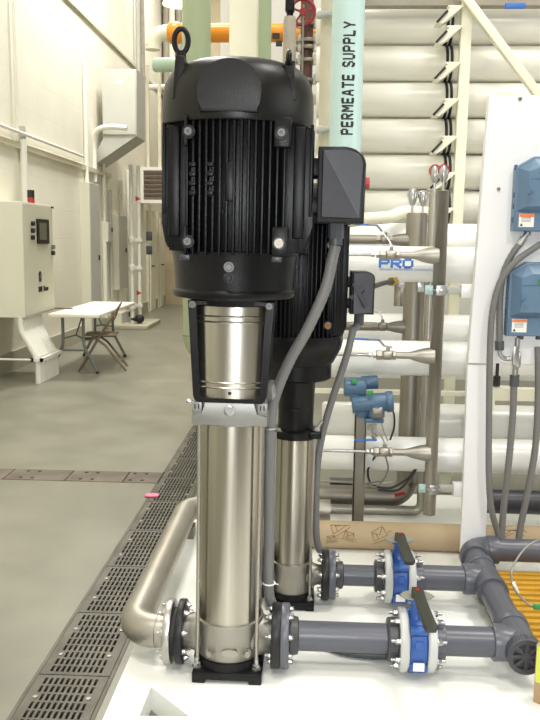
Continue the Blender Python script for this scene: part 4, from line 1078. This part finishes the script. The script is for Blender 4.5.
# aqua pipe with stencilled words
GY = 4.75; g0 = at(347, 75, GY); gr_ = .0915
pz0 = at(343, 205, GY).z
t = thing('permeate_pipe', 'pale aqua upright pipe stencilled PERMEATE SUPPLY in black', 'pipe', (g0.x, GY, pz0))
b = MB(); b.tube([(g0.x, GY, pz0 + .12), (g0.x, GY, 4.6)], gr_, 48); b.elbow((g0.x, GY, pz0), (0, 0, 1), (-1, 0, 0), .12, gr_, 48, 10); b.tube([(g0.x - .12, GY, pz0), (g0.x - .8, GY, pz0)], gr_, 48)
b.build('pipe', 'permeate', t, smooth=60)
zt0 = at(345, 134, GY - gr_).z; zt1 = at(347, 22, GY - gr_).z
TL = zt1 - zt0
q, wd = strokes('PERMEATE SUPPLY', .057, .05, .0155, .0235); sc_ = TL / wd
b = MB()
ctr = at(346.5, 80, GY - gr_).x - g0.x
for f in q:
    fa = []
    # densify across the curve
    n = 4
    p0, p1_, p2_, p3 = f
    e0 = [p0.lerp(p1_, k / n) for k in range(n + 1)]; e1 = [p3.lerp(p2_, k / n) for k in range(n + 1)]
    def wr(p):
        x = ctr + .038 - p.y; x = max(-.08, min(.08, x))
        return V((g0.x + x, GY - math.sqrt(gr_ ** 2 - x * x) - .0012, zt0 + p.x * sc_))
    A_ = [b.bm.verts.new(wr(p)) for p in e0]; B_ = [b.bm.verts.new(wr(p)) for p in e1]
    for k in range(n): b.bm.faces.new((A_[k], A_[k + 1], B_[k + 1], B_[k]))
b.build('stencilled_words', 'ink', t, smooth=0)
# milky upright with clamps beside the aqua pipe
q = at(326.5, 70, 5.0); b = MB(); b.tube([(q.x, 5.0, 2.0), (q.x, 5.0, 4.6)], .042, 24); tag(b.build('upright_pipe', 'clear', smooth=60), 'milky beige upright pipe close left of the aqua pipe', 'pipe')
for v, lab in ((15, 'upper grey clamp fitting between beige and aqua pipes'), (130, 'lower grey clamp fitting between beige and aqua pipes')):
    q = at(321, v, 4.93); b = MB(); b.lathe([(0, 0), (.02, .002), (.026, .02), (.02, .04), (.016, .06), (.022, .10), (.022, .13), (0, .13)], q + V((-.03, 0, 0)), (1, 0, .1), 18); tag(b.build('pipe_clip', 'greypanel'), lab, 'clip', 'grey clips left of the aqua pipe')
# cream bent pipe under the rack
b = MB(); b.tube(path([(330, 224, 4.55), (365, 219, 4.55), (390, 217, 4.6), (404, 212, 4.7), (430, 213, 4.75)], 6), .035, 20); tag(b.build('bent_pipe', 'creamsteel', smooth=60), 'cream bent pipe running under the rack behind the terminal box', 'pipe')

# ---------------------------------------------------------------- overhead pipework in the middle
cq = at(244, 30, 6.5); b = MB(); b.span((cq.x - .105, 6.4, 0), (cq.x + .105, 6.6, 8.2), bevel=.005); tag(b.build('steel_post', 'creamsteel', smooth=20), 'broad cream square post rising behind the near motor', 'post')
gq = at(199, 30, 7.2); gz = at(190, 352, 7.2).z
gq2 = at(190, 325, 7.2)
gx_ = (gq.x + gq2.x) / 2 + .02
t = thing('green_pipe', 'thick pale green upright pipe behind the left side of the near motor', 'pipe', (gx_, 7.2, gz))
b = MB(); b.tube([(gx_, 7.2, gz + .16), (gx_, 7.2, 5.2)], .125, 48); b.elbow((gx_, 7.2, gz), (0, 0, 1), (1, 0, 0), .16, .125, 40, 12); b.tube([(gx_ + .16, 7.2, gz), (gx_ + .8, 7.2, gz)], .125, 40)
b.build('pipe', 'green', t, smooth=60)
hz = at(170, 65, 7.2).z; b = MB(); b.lathe([(0, 0), (.05, .003), (.06, .02), (.06, .30), (0, .30)], (gx_ - .38, 7.2, hz), (1, 0, 0), 32); b.build('side_branch', 'palegreen', t)
q2 = at(262, 30, 7.6); b = MB(); b.tube([(q2.x, 7.6, 2.2), (q2.x, 7.6, 5.6)], .085, 32); tag(b.build('green_pipe', 'green', smooth=60), 'slimmer pale green pipe just right of the cream post', 'pipe')
oq = at(240, 33, 8.2); oz_ = at(290, 33, 8.2).z; ox0 = at(169, 33, 8.2).x; ox1 = at(318, 33, 8.2).x
t = thing('orange_pipe', 'bright orange level pipe passing behind the green pipe and cream post', 'pipe', (ox0, 8.2, oz_))
b = MB(); b.tube([(ox0 + .05, 8.2, oz_), (ox1, 8.2, oz_)], .088, 32); b.lathe([(0, -.01), (.07, 0), (.10, .03), (.11, .07), (.10, .12), (.088, .15)], (ox0 - .02, 8.2, oz_), (1, 0, 0), 32); b.build('pipe', 'orange', t, smooth=60)
b = MB(); b.elbow((ox0 - .16, 8.2, oz_), (1, 0, 0), (0, 0, -1), .12, .075, 28, 8); b.tube([(ox0 - .04, 8.2, oz_), (ox0 + .02, 8.2, oz_)], .078, 28); b.tube([(ox0 - .16, 8.2, oz_ - .12), (ox0 - .16, 8.2, oz_ - .16)], .075, 28); b.build('cream_bend', 'creamsteel', t, smooth=60)
for u in (276,):
    b = MB(); q = at(u, 36, 8.1); b.box(q, (.07, .02, .05)); b.box(q + V((.03, 0, -.07)), (.06, .02, .05)); b.build('dark_mark', 'rubber', t)
# grey lagged pipe with black top valve
q = at(289.5, 40, 5.5); zb_ = at(290, 75, 5.5).z; ztop = at(289, 17, 5.5).z
t = thing('lagged_pipe', 'grey brown lagged pipe with a black valve on top, behind the motor', 'pipe', (q.x, 5.5, zb_ - .3))
b = MB(); b.lathe([(.045, -.3), (.045, 0), (.042, ztop - zb_ - .03), (.036, ztop - zb_), (0, ztop - zb_)], (q.x, 5.5, zb_), (0, 0, 1), 28); b.build('lagging', 'brownpipe', t)
b = MB(); b.cyl((q.x, 5.5, ztop), (q.x, 5.5, ztop + .05), .022, n=16); b.span((q.x - .03, 5.46, ztop + .03), (q.x + .03, 5.53, ztop + .14), bevel=.006); b.cyl((q.x, 5.5, ztop + .14), (q.x, 5.5, ztop + .3), .015, n=12); b.build('top_valve', 'black', t)
# red handwheel gate valve string
q = at(307, 12, 5.75); zw = q.z
t = thing('gate_valve_string', 'dark upright pipe with bolted flanges below a dark red handwheel', 'valve', (q.x + .02, 5.9, 1.9))
b = MB(); b.torus((q.x - .03, 5.75, zw), (0, 1, .15), .082, .012, 32, 10); b.cyl((q.x - .03, 5.73, zw), (q.x - .03, 5.78, zw), .022, n=14)
for i in range(5):
    a = PI / 2 + 2 * PI * i / 5; b.bar((q.x - .03, 5.75, zw), (q.x - .03 + .08 * math.cos(a), 5.75, zw + .08 * math.sin(a)), .014, .012)
b.build('handwheel', 'red', t)
b = MB(); b.cyl((q.x - .03, 5.8, zw), (q.x - .03, 5.92, zw), .012, n=12); b.cyl((q.x - .025, 5.75, 2.0), (q.x - .025, 5.75, zw + .05), .008, n=10); b.build('stem', 'greysteel', t)
b = MB(); b.tube([(q.x + .0, 5.95, 2.0), (q.x + .0, 5.95, 4.6)], .045, 24); b.build('pipe', 'rustpipe', t)
for v in (23, 40, 47, 60, 80, 100):
    z = at(306, v, 5.9).z
    b = MB(); b.rcyl((q.x, 5.95, z - .012), (q.x, 5.95, z + .012), .085, .003, 28); f = b.build('pipe_flange', 'greysteel', t)
    for dx in (-.05, .06):
        k = MB(); k.cyl((q.x + dx, 5.885, z - .035), (q.x + dx, 5.885, z + .035), .011, n=8); k.build('bolt', 'greypanel', f)
    k = MB(); k.cyl((q.x + .07, 5.9, z), (q.x + .11, 5.9, z), .018, n=10); k.build('side_bolt', 'greypanel', f)
# ---------------------------------------------------------------- the aisle at left
CX = -3.1
n_ = onx(26, 318, CX); f_ = onx(55, 308, CX); tz = onx(26, 202, CX).z; bz = n_.z
cy_0, cy_1 = n_.y, f_.y
t = thing('control_cabinet', 'large off white control cabinet with a dark screen, hung on the left wall', 'cabinet', (LX + .2, (cy_0 + cy_1) / 2, bz))
b = MB(); b.span((LX + .002, cy_0, bz), (CX - .006, cy_1, tz), bevel=.006); b.build('body', 'cabinet', t, smooth=20)
b = MB(); b.span((CX - .006, cy_0 + .015, bz + .02), (CX, cy_1 - .01, tz - .02), bevel=.005); d = b.build('door', 'cabdoor', t, smooth=20)
def onface(u, v): return onx(u, v, CX)
def panel(x, u0, v0, u1, v1, m, name, par, dep=.012, base=CX):
    a = onx(u0, v0, base); c = onx(u1, v1, base); zz = sorted((a.z, c.z)); mid = onx((u0 + u1) / 2, (v0 + v1) / 2, base)
    b = MB(); hh = (zz[1] - zz[0]) / 2; b.span((base, a.y, mid.z - hh), (base + dep, c.y, mid.z + hh), bevel=.001); return b.build(name, m, par, smooth=0)
sc = panel(0, 36, 219, 48, 244, 'plasticblack', 'screen_bezel', d, .02)
panel(0, 39, 223, 46.5, 240, 'screenlit', 'display', sc, .006, CX + .02)
for i, (v, m) in enumerate(((223.5, 'redbright'), (230.5, 'ink'), (237.5, 'ink'))):
    q = onface(31.5, v); k = MB(); k.cyl((CX, q.y, q.z), (CX + .035, q.y, q.z), .026, n=16); k.build('push_button', m if i else 'ink', d)
q = onface(34, 238); k = MB(); k.cyl((CX, q.y, q.z), (CX + .02, q.y, q.z), .02, n=14); k.build('pilot_lamp', 'label', d)
for u, v in ((52, 247), (52, 253)): panel(0, u - 1, v - 2, u + 1, v + 2, 'greysteel' if v < 250 else 'rubber', 'door_lock', d, .03)
panel(0, 51, 206.5, 53, 208.5, 'rubber', 'latch', d, .01)
# maker's emblem: dark rounded tag with a pale oval, two short blurred words below it
q = onface(40, 276.5); b = MB(); b.prism([(u * .05, v * .06) for u, v in [(-.6, -1), (.6, -1), (.85, -.7), (.9, .7), (.55, .85), (.4, 1), (-.4, 1), (-.55, .85), (-.9, .7), (-.85, -.7)]], (CX + .0005, q.y, q.z), (0, 1, 0), (0, 0, 1), .004); em = b.build('emblem', 'ink', d)
b = MB(); b.prism([(u * .022, v * .032) for u, v in arc(0, 0, 1, 1, 0, 2 * PI, 16)[:-1]], (CX + .0045, q.y, q.z), (0, 1, 0), (0, 0, 1), .003); b.build('emblem_oval', 'screenlit', em)
q = onface(38.5, 289.5); q2_ = onface(48, 287); b = MB(); L = q2_.y - q.y
for k, (s, h) in enumerate(((0, 1), (.13, 1), (.26, 1), (.52, 1), (.65, .7), (.76, .7), (.88, .7))):
    y = q.y + L * s; hh = .062 * h
    b.span((CX, y, q.z - .03), (CX + .003, y + .02, q.z - .03 + hh)); b.span((CX, y + .03, q.z - .03), (CX + .003, y + .046, q.z - .03 + hh)); b.span((CX, y, q.z - .03 + hh * .45), (CX + .003, y + .044, q.z - .03 + hh * .62))
b.build('emblem_words', 'ink', d)
q = onx(31, 201, CX - .1)
t = thing('stack_light', 'small red and black signal light on top of the control cabinet', 'light', (q.x, q.y, tz))
b = MB(); b.cyl((q.x, q.y, tz), (q.x, q.y, tz + .07), .04, n=20); b.build('red_lens', 'redbright', t)
b = MB(); b.cyl((q.x, q.y, tz + .07), (q.x, q.y, tz + .155), .04, n=20); b.build('black_cap', 'rubber', t)
# bundle of conduits under the cabinet
nc = 9
ya, yb_ = onx(29, 320, CX - .1).y, cy_1 - .22
posn = ['nearest the camera', 'second', 'third', 'fourth', 'fifth', 'sixth', 'seventh', 'eighth', 'farthest from the camera']
for i in range(nc):
    y = cy_0 + .03 + (.62) * i / (nc - 1)
    xw, xo = LX + .43, LX + .61
    b = MB(); b.tube(spline([(xw, y, bz + .02), (xw, y, bz - .12), (xw + .03, y, bz - .2), ((xw + xo) / 2, y, bz - .31), (xo - .03, y, bz - .42), (xo, y, bz - .50), (xo, y, .3), (xo, y, 0)], 5), .034, 14)
    tag(b.build('wall_conduit', 'whitepipe', smooth=60), 'white S bent conduit under the cabinet, %s of the nine' % posn[i], 'conduit', 'white conduits under the control cabinet')
zq = .27
b = MB(); b.span((LX + .646, cy_0 - .02, zq - .02), (LX + .68, cy_0 + .70, zq + .02)); b.span((LX + .54, cy_0 - .02, zq - .02), (LX + .576, cy_0 + .70, zq + .02)); b.span((LX + .54, cy_0 - .02, zq - .02), (LX + .68, cy_0 + .0, zq + .02))
tag(b.build('strut_clamp', 'whitepipe'), 'white strut clamp across the row of S bent conduits', 'clamp')
b = MB(); b.cyl((LX, cy_0 - .01, zq), (LX + .55, cy_0 - .01, zq), .012, n=10); tag(b.build('tie_bar', 'whitepipe'), 'thin white bar from the wall to the conduit strut', 'bar')

# folding table
Tz = .74
c0 = onz(103, 318, Tz); 
ty0 = 9.15; ty1 = 11.1
tx1 = -2.42; tx0 = -3.02
tl_ = thing('folding_table', 'white topped folding table with grey steel legs against the left wall', 'table', ((tx0 + tx1) / 2, (ty0 + ty1) / 2, 0))
b = MB(); b.span((tx0, ty0, Tz - .045), (tx1, ty1, Tz), bevel=.012); b.build('tabletop', 'tabletop', tl_, smooth=30)
for y, dy in ((ty0 + .25, 1), (ty1 - .25, -1)):
    for x in ((tx0 + tx1) / 2 - .205, (tx0 + tx1) / 2 + .045):
        s = -1 if x < (tx0 + tx1) / 2 - .05 else 1
        b = MB(); b.tube(spline([(x, y, Tz - .04), (x, y, .40), (x + s * .02, y, .30), (x + s * .10, y - dy * .0, .14), (x + s * .16, y - dy * .0, .025)], 6), .019, 12); lg = b.build('leg', 'tableleg', tl_)
        k = MB(); k.cyl((x + s * .161, y, 0), (x + s * .16, y, .03), .02, n=12); k.build('foot_cap', 'rubber', lg)
    b = MB(); b.bar(((tx0 + tx1) / 2 - .23, y, .28), ((tx0 + tx1) / 2 + .07, y, .28), .022, .022); b.build('cross_brace', 'tableleg', tl_)
    b = MB(); ym = y + dy * .45; b.tube([((tx0 + tx1) / 2 - .08, ym, Tz - .04), ((tx0 + tx1) / 2 - .08, y + dy * .12, .45), ((tx0 + tx1) / 2 - .205, y, .42)], .010, 10); b.tube([((tx0 + tx1) / 2 - .08, y + dy * .12, .45), ((tx0 + tx1) / 2 + .045, y, .42)], .010, 10); b.build('folding_brace', 'tableleg', tl_)
q = onz(58, 309, Tz); b = MB(); b.box((q.x + .05, q.y + .02, Tz + .008), (.26, .035, .014), rz=-.1, bevel=.003); tag(b.build('dark_ruler', 'chair'), 'dark flat bar lying near the left corner of the folding table', 'ruler')
# folding chair, seen from the side, its back to the right
fq = onz(115, 367, 0)
cxr, cyr = -2.55, 9.78
ch = thing('folding_chair', 'brown metal folding chair tucked at the right side of the folding table', 'chair', (0, 0, 0), local=True)
b = MB(); b.prism([(-.2, -.2), (.2, -.2), (.2, .17), (.15, .2), (-.15, .2), (-.2, .17)], (0, 0, .43), (1, 0, 0), (0, 1, 0), .02, bevel=.006); b.build('seat', 'chair', ch)
for s in (-1, 1):
    b = MB(); b.tube([(s * .215, .27, .0), (s * .21, .06, .36), (s * .205, -.22, .79)], .014, 10); b.build('leg', 'chair', ch)
    b = MB(); b.tube([(s * .195, -.30, .0), (s * .19, -.05, .32), (s * .185, .1, .43)], .014, 10); b.build('leg', 'chair', ch)
b = MB(); b.tube([(-.205, -.22, .79), (-.18, -.235, .82), (.18, -.235, .82), (.205, -.22, .79)], .011, 10); b.bar((-.2, .20, .1), (.2, .20, .1), .02, .015); b.bar((-.19, -.22, .1), (.19, -.22, .1), .02, .015); b.build('cross_bar', 'chair', ch)
b = MB()
for i in range(6):
    y0_, z0_ = -.165 - .055 * i / 5, .64 + .15 * i / 5
b.prism([(-.2, 0), (.2, 0), (.2, .17), (-.2, .17)], (0, -.155, .63), (1, 0, 0), (0, -.33, .94), .012, bevel=.004); b.build('backrest', 'chair', ch)
ch.location = (cxr, cyr, 0); ch.rotation_euler.z = math.radians(100)

# tall electrical panels on the left wall
def wallbox(name, label, u0, um, v0, v1, prot, m='cabinet', md='greypanel', cat='cabinet', group=None, floor=False):
    a = onx(u0, v0, LX); xf = LX + prot
    q = at(um, v0, a.y); xf = max(LX + .05, q.x)
    y1 = onx(um + (um - u0) * 0.9, v0, xf).y
    return a, xf
def box_on_wall(name, label, u0, um, u1, v0, v1, cat, group, zb=None):
    a = onx(u0, (v0 + v1) / 2, LX); Y0 = a.y
    xf = at(um, (v0 + v1) / 2, Y0).x; Y1 = onx(u1, (v0 + v1) / 2, xf).y
    z1 = at(um, v0, Y0).z; z0 = at(um, v1, Y0).z if zb is None else zb
    t = thing(name, label, cat, (LX, Y0, z0), group)
    b = MB(); b.span((LX + .002, Y0, z0), (xf - .012, Y1, z1), bevel=.004); b.build('body', 'cabinet', t, smooth=20)
    b = MB(); b.span((xf - .012, Y0 + .01, z0 + .01), (xf, Y1 - .01, z1 - .01), bevel=.003); d = b.build('door', 'greypanel', t, smooth=20)
    k = MB(); k.span((xf, Y0 + (Y1 - Y0) * .75, (z0 + z1) / 2), (xf + .02, Y0 + (Y1 - Y0) * .8, (z0 + z1) / 2 + .08)); k.build('handle', 'rubber', d)
    return t
box_on_wall('electrical_panel', 'tallest narrow electrical panel on the left wall, right behind the folding table', 80.5, 91, 101, 182, 333, 'cabinet', 'electrical panels on the left wall', .05)
box_on_wall('electrical_panel', 'smaller grey electrical panel beyond the tallest one', 112, 119.5, 127.5, 215, 290, 'cabinet', 'electrical panels on the left wall')
box_on_wall('junction_box', 'small cream junction box between the two electrical panels', 101.5, 108.5, 112.5, 222, 242, 'box', None)
box_on_wall('disconnect_box', 'low cream box on the wall under the smaller electrical panel', 110, 122, 131, 313, 331, 'box', None, .05)
def wall_conduit(label, u, v0, v1, r=.022, off=.04, m='whitepipe'):
    a = onx(u, (v0 + v1) / 2, LX + off); z1 = onx(u, v0, LX + off).z; z0 = onx(u, v1, LX + off).z
    b = MB(); b.tube([(LX + off, a.y, max(z0, 0)), (LX + off, a.y, z1)], r, 12); return tag(b.build('wall_conduit', m, smooth=60), label, 'conduit', 'upright conduits on the left wall')
wall_conduit('upright conduit climbing the left wall above the control cabinet', 15.5, -5, 140, .018)
wall_conduit('thick white upright conduit between ledge and control cabinet', 24, 140, 206, .045, .06)
wall_conduit('white upright conduit above the tallest panel, left one', 85.5, 60, 183, .035)
wall_conduit('white upright conduit from the ledge down to the small junction box', 104, 150, 224, .03)
wall_conduit('white upright conduit passing under the small junction box', 105, 242, 318, .04)
wall_conduit('thin conduit right of the small junction box', 111, 190, 300, .03, m='greypanel')
wall_conduit('white upright conduit above the smaller electrical panel', 121, 180, 216, .03)
wall_conduit('short white conduit under the smaller electrical panel', 121, 290, 316, .05)
wall_conduit('slim white conduit just beyond the smaller panel', 129, 170, 310, .035)
wall_conduit('slim white conduit before the far door', 151, 200, 305, .03)
wall_conduit('left of two upright pipes high on the left wall near its end', 138, -5, 78, .045, .08, 'greypanel')
wall_conduit('right of two upright pipes high on the left wall near its end', 142.5, -5, 95, .05, .1, 'brownpipe')
b = MB(); z = onx(0, 125, LX + .08).z; b.tube([(LX + .08, 6, z), (LX + .08, onx(83, 157, LX + .08).y, z)], .022, 12); tag(b.build('level_conduit', 'whitepipe', smooth=60), 'long level conduit running along the left wall above the ledge', 'conduit')
q = onx(23, 133, LX + .05); b = MB(); b.span((LX, q.y - .04, q.z - .12), (LX + .07, q.y + .04, q.z + .08)); tag(b.build('conduit_clip', 'greypanel'), 'small steel clip where conduits cross on the left wall', 'clip')
# bent conduit in front of the hanging sheet metal box
HYb = onx(95, 130, LX).y
pts = [at(94.5, 182, HYb - .1), at(94.5, 145, HYb - .1), at(96.5, 132, HYb - .15), at(104, 127.5, HYb - .2), at(116, 127, HYb - .25), at(127, 128, HYb - .25)]
b = MB(); b.tube(spline(pts, 6), .045, 14); tag(b.build('bent_conduit', 'whitepipe', smooth=60), 'white bent conduit from the tallest panel to the hanging metal box', 'conduit')
# hanging sheet metal box with sloped underside
Yb0 = HYb; 
A0 = at(102, 68, Yb0); A1 = at(136.5, 69, Yb0); A2 = at(136.5, 136, Yb0); A3 = at(96, 164, Yb0)
xl = LX
t = thing('duct_hood', 'grey sheet metal box with sloping underside hung high on the left wall', 'duct', (xl, Yb0, A3.z))
b = MB(); b.prism([(xl, A3.z), (A2.x, A2.z), (A1.x, A1.z), (A0.x, A1.z), (A0.x, A2.z - .05), (xl, A3.z + .18)], (0, Yb0 + .72, 0), (1, 0, 0), (0, 0, 1), .72, bevel=.004); b.build('casing', 'greypanel', t, smooth=15)
b = MB(); b.span((A0.x, Yb0 - .02, A2.z + .02), (A2.x - .01, Yb0, A1.z - .02), bevel=.004); fp = b.build('front_panel', 'greypanel', t, smooth=15)
k = MB(); q = at(119, 81, Yb0 - .02); k.span(q + V((-.05, -.004, -.04)), q + V((-.01, 0, .04))); k.span(q + V((.01, -.004, -.05)), q + V((.05, 0, .03))); k.build('white_emblem', 'label', fp)
b = MB(); b.prism([(0, 0), (.30, 0), (.30, -.30), (.0, -.12)], (A2.x + .001, Yb0 + .22, A1.z - .05), (0, 1, 0), (0, 0, 1), .004); b.build('side_opening', 'rubber', t)
# louvered unit heater near the far end
Yh = 17.0
A = at(140.5, 203, Yh); B = at(166, 167, Yh)
t = thing('louver_heater', 'white framed brown louvered heater high at the end of the aisle', 'heater', ((A.x + B.x) / 2, Yh, A.z))
b = MB()
b.hole_prism([(A.x, A.z), (B.x, A.z), (B.x, B.z), (A.x, B.z)], [[(A.x + .07, A.z + .07), (B.x - .07, A.z + .07), (B.x - .07, B.z - .07), (A.x + .07, B.z - .07)]], (0, Yh + .1, 0), (1, 0, 0), (0, 0, 1), .1); b.build('frame', 'whitepipe', t, smooth=0)
b = MB(); b.span((A.x + .02, Yh + .1, A.z + .02), (B.x - .02, Yh + .5, B.z - .02)); b.build('casing', 'creamsteel', t)
b = MB()
nl = 7
for i in range(nl):
    z = A.z + .05 + (B.z - A.z - .1) * (i + .5) / nl; b.box(((A.x + B.x) / 2, Yh + .04, z), (B.x - A.x - .1, .07, .045), R=Matrix.Rotation(.5, 3, 'X'))
b.build('louver', 'louver', t, smooth=0)
b = MB(); b.span((A.x + .1, Yh + .2, B.z - .02), (A.x + .16, Yh + .26, 5.2)); b.span((B.x - .2, Yh + .2, B.z - .02), (B.x - .14, Yh + .26, 5.2)); b.build('hanger', 'creamtrim', t)
b = MB(); q = at(152, 87, 18); b.tube([(LX, 18, q.z), (q.x + 1.5, 18, q.z)], .06, 14); tag(b.build('white_pipe', 'whitepipe', smooth=60), 'white level pipe high at the end of the aisle', 'pipe')
for u, m, lab in ((166, 'brownpipe', 'left brownish riser on the far wall'), (172, 'creamsteel', 'middle pale riser on the far wall'), (179, 'brownpipe', 'right brownish riser on the far wall')):
    q = at(u, 30, 19.8); b = MB(); b.tube([(q.x, 19.8, 3), (q.x, 19.8, 8.1)], .075, 12); tag(b.build('riser_pipe', m, smooth=60), lab, 'pipe', 'risers on the far wall')
# backflow riser standing on a pad
pq = onz(137, 325, .06)
t = thing('concrete_pad', 'low grey concrete pad on the floor beside the left wall', 'pad', (pq.x, pq.y, 0))
b = MB(); b.span((LX + .03, pq.y - .3, 0), (pq.x + .25, pq.y + 1.0, .08), bevel=.008); b.build('pad', 'base', t)
rx = pq.x - .02; ry = pq.y + .1
t = thing('water_riser', 'white upright water riser with red handles and a black drain valve at its foot', 'pipe', (rx, ry, .08))
zt_ = at(137, 165, ry).z
for dx, dy in ((-.08, .0), (.03, .12)):
    b = MB(); b.tube([(rx + dx, ry + dy, .08), (rx + dx, ry + dy, zt_)], .035, 12); b.build('riser', 'whitepipe', t, smooth=60)
for v in (240, 268, 306):
    z = at(137, v, ry).z; b = MB(); b.rcyl((rx - .08, ry, z - .06), (rx - .08, ry, z + .06), .06, .01, 16); b.bar((rx - .14, ry, z), (rx + .07, ry + .12, z), .06, .06); b.build('valve_body', 'whitepipe', t)
for v in (199, 293):
    z = at(137, v, ry).z; b = MB(); b.prism([(-.05, -.04), (.05, 0), (-.05, .05)], (rx + .06, ry - .03, z), (1, 0, 0), (0, 0, 1), .02); b.build('red_handle', 'redbright', t)
b = MB(); b.ball((rx + .06, ry - .05, .17), .085, 18); b.cyl((rx + .02, ry, .16), (rx - .1, ry, .16), .04, n=14); b.build('drain_valve', 'rubber', t)
for v in (236, 250): 
    z = at(141, v, ry).z; b = MB(); b.box((rx + .24, ry, z), (.1, .08, .16), bevel=.01); b.build('gauge', 'lidgrey', t)
# high bay lamps
def lampthing(x, y, z, label):
    t = thing('high_bay_lamp', label, 'lamp', (x, y, z), 'high bay lamps')
    b = MB(); b.lathe([(.10, .42), (.12, .3), (.26, .08), (.30, 0), (.29, 0), (.25, .08), (.1, .3), (0, .3)], (x, y, z), (0, 0, 1), 28); b.build('reflector', 'whitepipe', t)
    b = MB(); b.lathe([(0, 0), (.27, 0), (.27, .02), (0, .02)], (x, y, z + .03), (0, 0, 1), 28); b.build('lens', 'lamp', t)
    b = MB(); b.cyl((x, y, z + .42), (x, y, 8.19), .02, n=10); b.build('hanger', 'greypanel', t)
q = at(178, 2, 15.5); lampthing(q.x, 15.5, q.z - .05, 'glowing high bay lamp at the top edge over the aisle end')

# ---------------------------------------------------------------- light
def area(name, loc, size, power, col=(1, .965, .90), rot=(0, 0, 0), sizey=None):
    l = bpy.data.lights.new(name, 'AREA'); l.energy = power; l.color = col; l.shape = 'RECTANGLE' if sizey else 'SQUARE'; l.size = size
    if sizey: l.size_y = sizey
    o = bpy.data.objects.new(name, l); C.objects.link(o); o.location = loc; o.rotation_euler = rot; return o
for i, (x, y, p) in enumerate(((-1.6, 7, 330), (-2.2, 12, 900), (2.6, 3.0, 420), (-1.2, .2, 340), (2.4, -3.0, 520), (4.5, 6.5, 260), (-1.9, 17.5, 300))):
    area('ceiling_lamp', (x, y, 7.9), 1.2, p)
area('rear_glint_light', (-.6, -5.9, 3.0), .6, 160, (1, .98, .95), (PI / 2, 0, 0), 4.4)  # unseen tall light added behind the camera to streak the steel columns
area('side_window_light', (7.9, 1.0, 3.4), 3.0, 260, (.93, .96, 1), (0, PI / 2, 0), 5.0)
fl_ = bpy.data.lights.new('camera_flash', 'POINT'); fl_.energy = 200; fl_.color = (.92, .96, 1); fl_.shadow_soft_size = .03
fo = bpy.data.objects.new('camera_flash', fl_); C.objects.link(fo); fo.location = EYE + RC * .07 + UC * .05 + FW * .02
W = bpy.data.worlds.new('world'); S.world = W; W.use_nodes = True
W.node_tree.nodes['Background'].inputs[0].default_value = (.9, .93, 1, 1); W.node_tree.nodes['Background'].inputs[1].default_value = .3
S.view_settings.view_transform = 'Standard'; S.view_settings.look = 'None'; S.view_settings.gamma = 1; S.view_settings.use_curve_mapping = False
S.view_settings.exposure = -.72
S.cycles.use_denoising = True
S.cycles.max_bounces = 8; S.cycles.diffuse_bounces = 5; S.cycles.glossy_bounces = 5
for o in S.objects:
    if '_o' in o: del o['_o']
